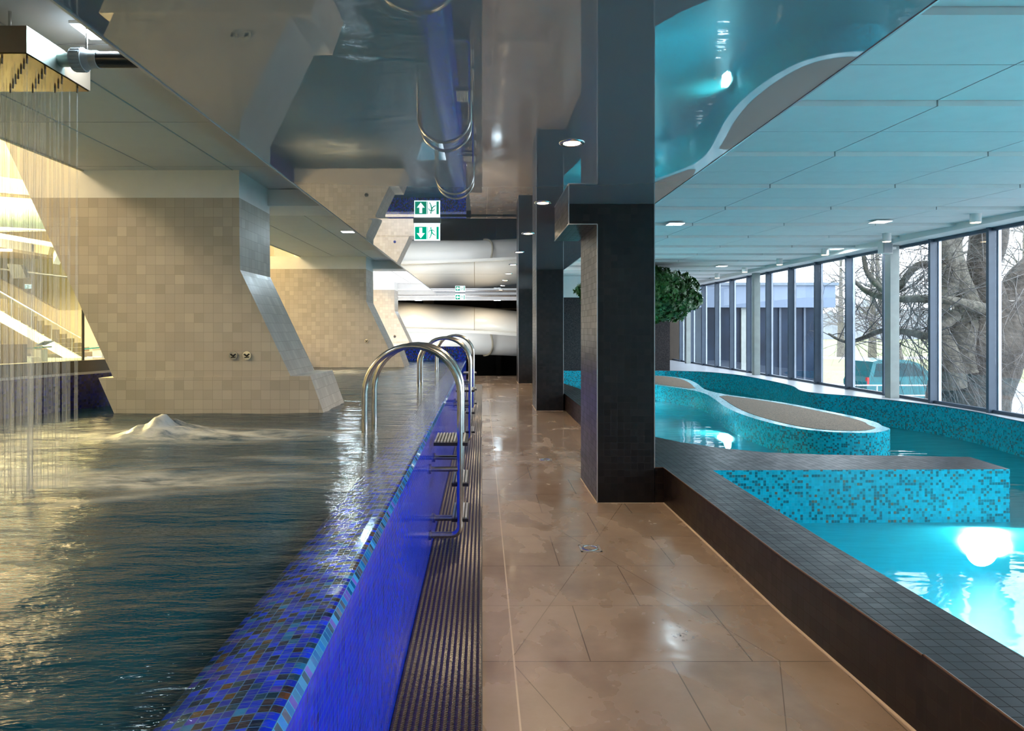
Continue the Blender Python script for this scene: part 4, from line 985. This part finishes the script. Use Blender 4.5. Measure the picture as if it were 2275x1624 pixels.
for k in range(4):
    mb = MB(); x = 160-45*k; mb.tube([px(x, 788-25.6*k, 36.2), px(x, 740-25.6*k, 36.2)], .02, 6); obj('baluster', mb, M['chrome'], stc)
def block(x, D, label):
    b = px(x, 800, D); t = thing('starting_block', label, 'starting block', (b.x, D, .02), 'starting blocks in the hall')
    mb = MB(); mb.box(b.x-.22, b.x+.22, D, D+.5, .02, .62); obj('pedestal', mb, M['grey_pl'], t)
    mb = MB(); mb.slab([(b.x-.55, .62), (b.x+.35, .70), (b.x+.35, .76), (b.x-.55, .68)], D-.1, D+.6); obj('platform', mb, M['van'], t)
    mb = MB(); mb.slab([(b.x+.05, .80), (b.x+.45, .98), (b.x+.43, 1.02), (b.x+.03, .84)], D-.1, D+.6); obj('back_plate', mb, M['facade'], t)
    mb = MB(); mb.tube([(b.x-.4, D-.1, .28), (b.x+.25, D-.1, .28)], .025, 6); obj('grab_bar', mb, M['chrome'], t)
block(80, 31, 'starting block with blue platform left of the glass joint'); block(216, 31, 'starting block partly hidden by the slanted pillar edge')
mb = MB(); mb.box(px(-260, 0, 30).x, px(52, 0, 30).x, 30, 30.25, .02, px(0, 765, 30).z); tag(obj('wall_block', mb, M['darkwall']), 'dark box shaped wall at the far left edge beyond the pool', 'low wall')
exit_sign(px(63, 0, 40).x, 40, .42, .24, px(0, 631, 40).z, 'tiny exit sign hanging in the hall behind falling water', 'left')
mb = MB(); mb.tube([px(60, 560, 40), px(60, 631, 40)], .012, 5); mb.tube([px(66, 560, 40), px(66, 631, 40)], .012, 5); tag(obj('sign_cable', mb, M['kerb']), 'thin cables holding the tiny exit sign in the hall', 'cable')
mb = MB(); mb.slab([xz(*p, 34) for p in ((28, 618), (58, 618), (46, 588), (15, 586))], 34, 34.3); tag(obj('display_board', mb, M['kerb']), 'tilted grey board hanging in the hall at far left', 'board')
mb = MB(); mb.tube([px(-200, 575, 38), px(0, 598, 38), px(153, 616, 38), px(220, 624, 38)], .06, 8); tag(obj('lighting_track', mb, M['kerb']), 'thin dark track running across the hall wall', 'track')
gl_ = thing('viewing_gallery', 'white gallery box with balcony edge high in the swimming hall', 'gallery', tuple(px(0, 560, 40)))
mb = MB(); mb.slab([xz(*p, 40) for p in ((-260, 556), (106, 566), (106, 572), (-260, 566))][::-1], 37, 41); obj('floor_slab', mb, M['sand'], gl_)
mb = MB(); mb.slab([xz(*p, 40) for p in ((-260, 555), (48, 557), (48, 532), (-260, 522))], 38, 41); obj('parapet', mb, M['white'], gl_)
mb = MB(); mb.slab([xz(*p, 41) for p in ((48, 558), (106, 566), (112, 545), (48, 530))], 41, 41.3); obj('wall_panel', mb, M['cream'], gl_)
mb = MB(); mb.slab([xz(*p, 40.9) for p in ((63, 558), (73, 559), (73, 543), (63, 541))], 40.9, 40.99); obj('doorway', mb, M['kerb'], gl_)
def beam(pts, w, D, name, label, m_='white'):
    mb = MB(); a, b2 = px(*pts[0], D), px(*pts[1], D); r = w*D/F/2
    mb.slab([(a.x, a.z-r), (b2.x, b2.z-r), (b2.x, b2.z+r), (a.x, a.z+r)], D, D+.5); tag(obj(name, mb, M[m_]), label, 'beam', 'white roof beams of the hall')
beam(((-250, 480), (140, 548)), 11, 30, 'roof_beam', 'lower white roof beam running down to the slanted pillar')
beam(((-250, 512), (150, 506)), 7, 31, 'roof_beam', 'thin level white roof beam over the gallery')
beam(((150, 505), (118, 575)), 22, 32, 'roof_beam', 'short steep white beam beside the slanted pillar edge')
mb = MB(); mb.tube([px(-260, 455, 28), px(160, 480, 28)], .62, 20); tag(obj('air_duct', mb, plain('pale_teal_duct', (.22, .30, .26), .4)), 'big round pale green air duct in the hall', 'duct')
mb = MB(); mb.slab([xz(*p, 24) for p in ((-260, 405), (140, 440), (140, 412), (-260, 355))], 24, 24.4); tag(obj('ceiling_baffle', mb, M['sand']), 'bright white ceiling panel band above the round duct', 'ceiling panel')
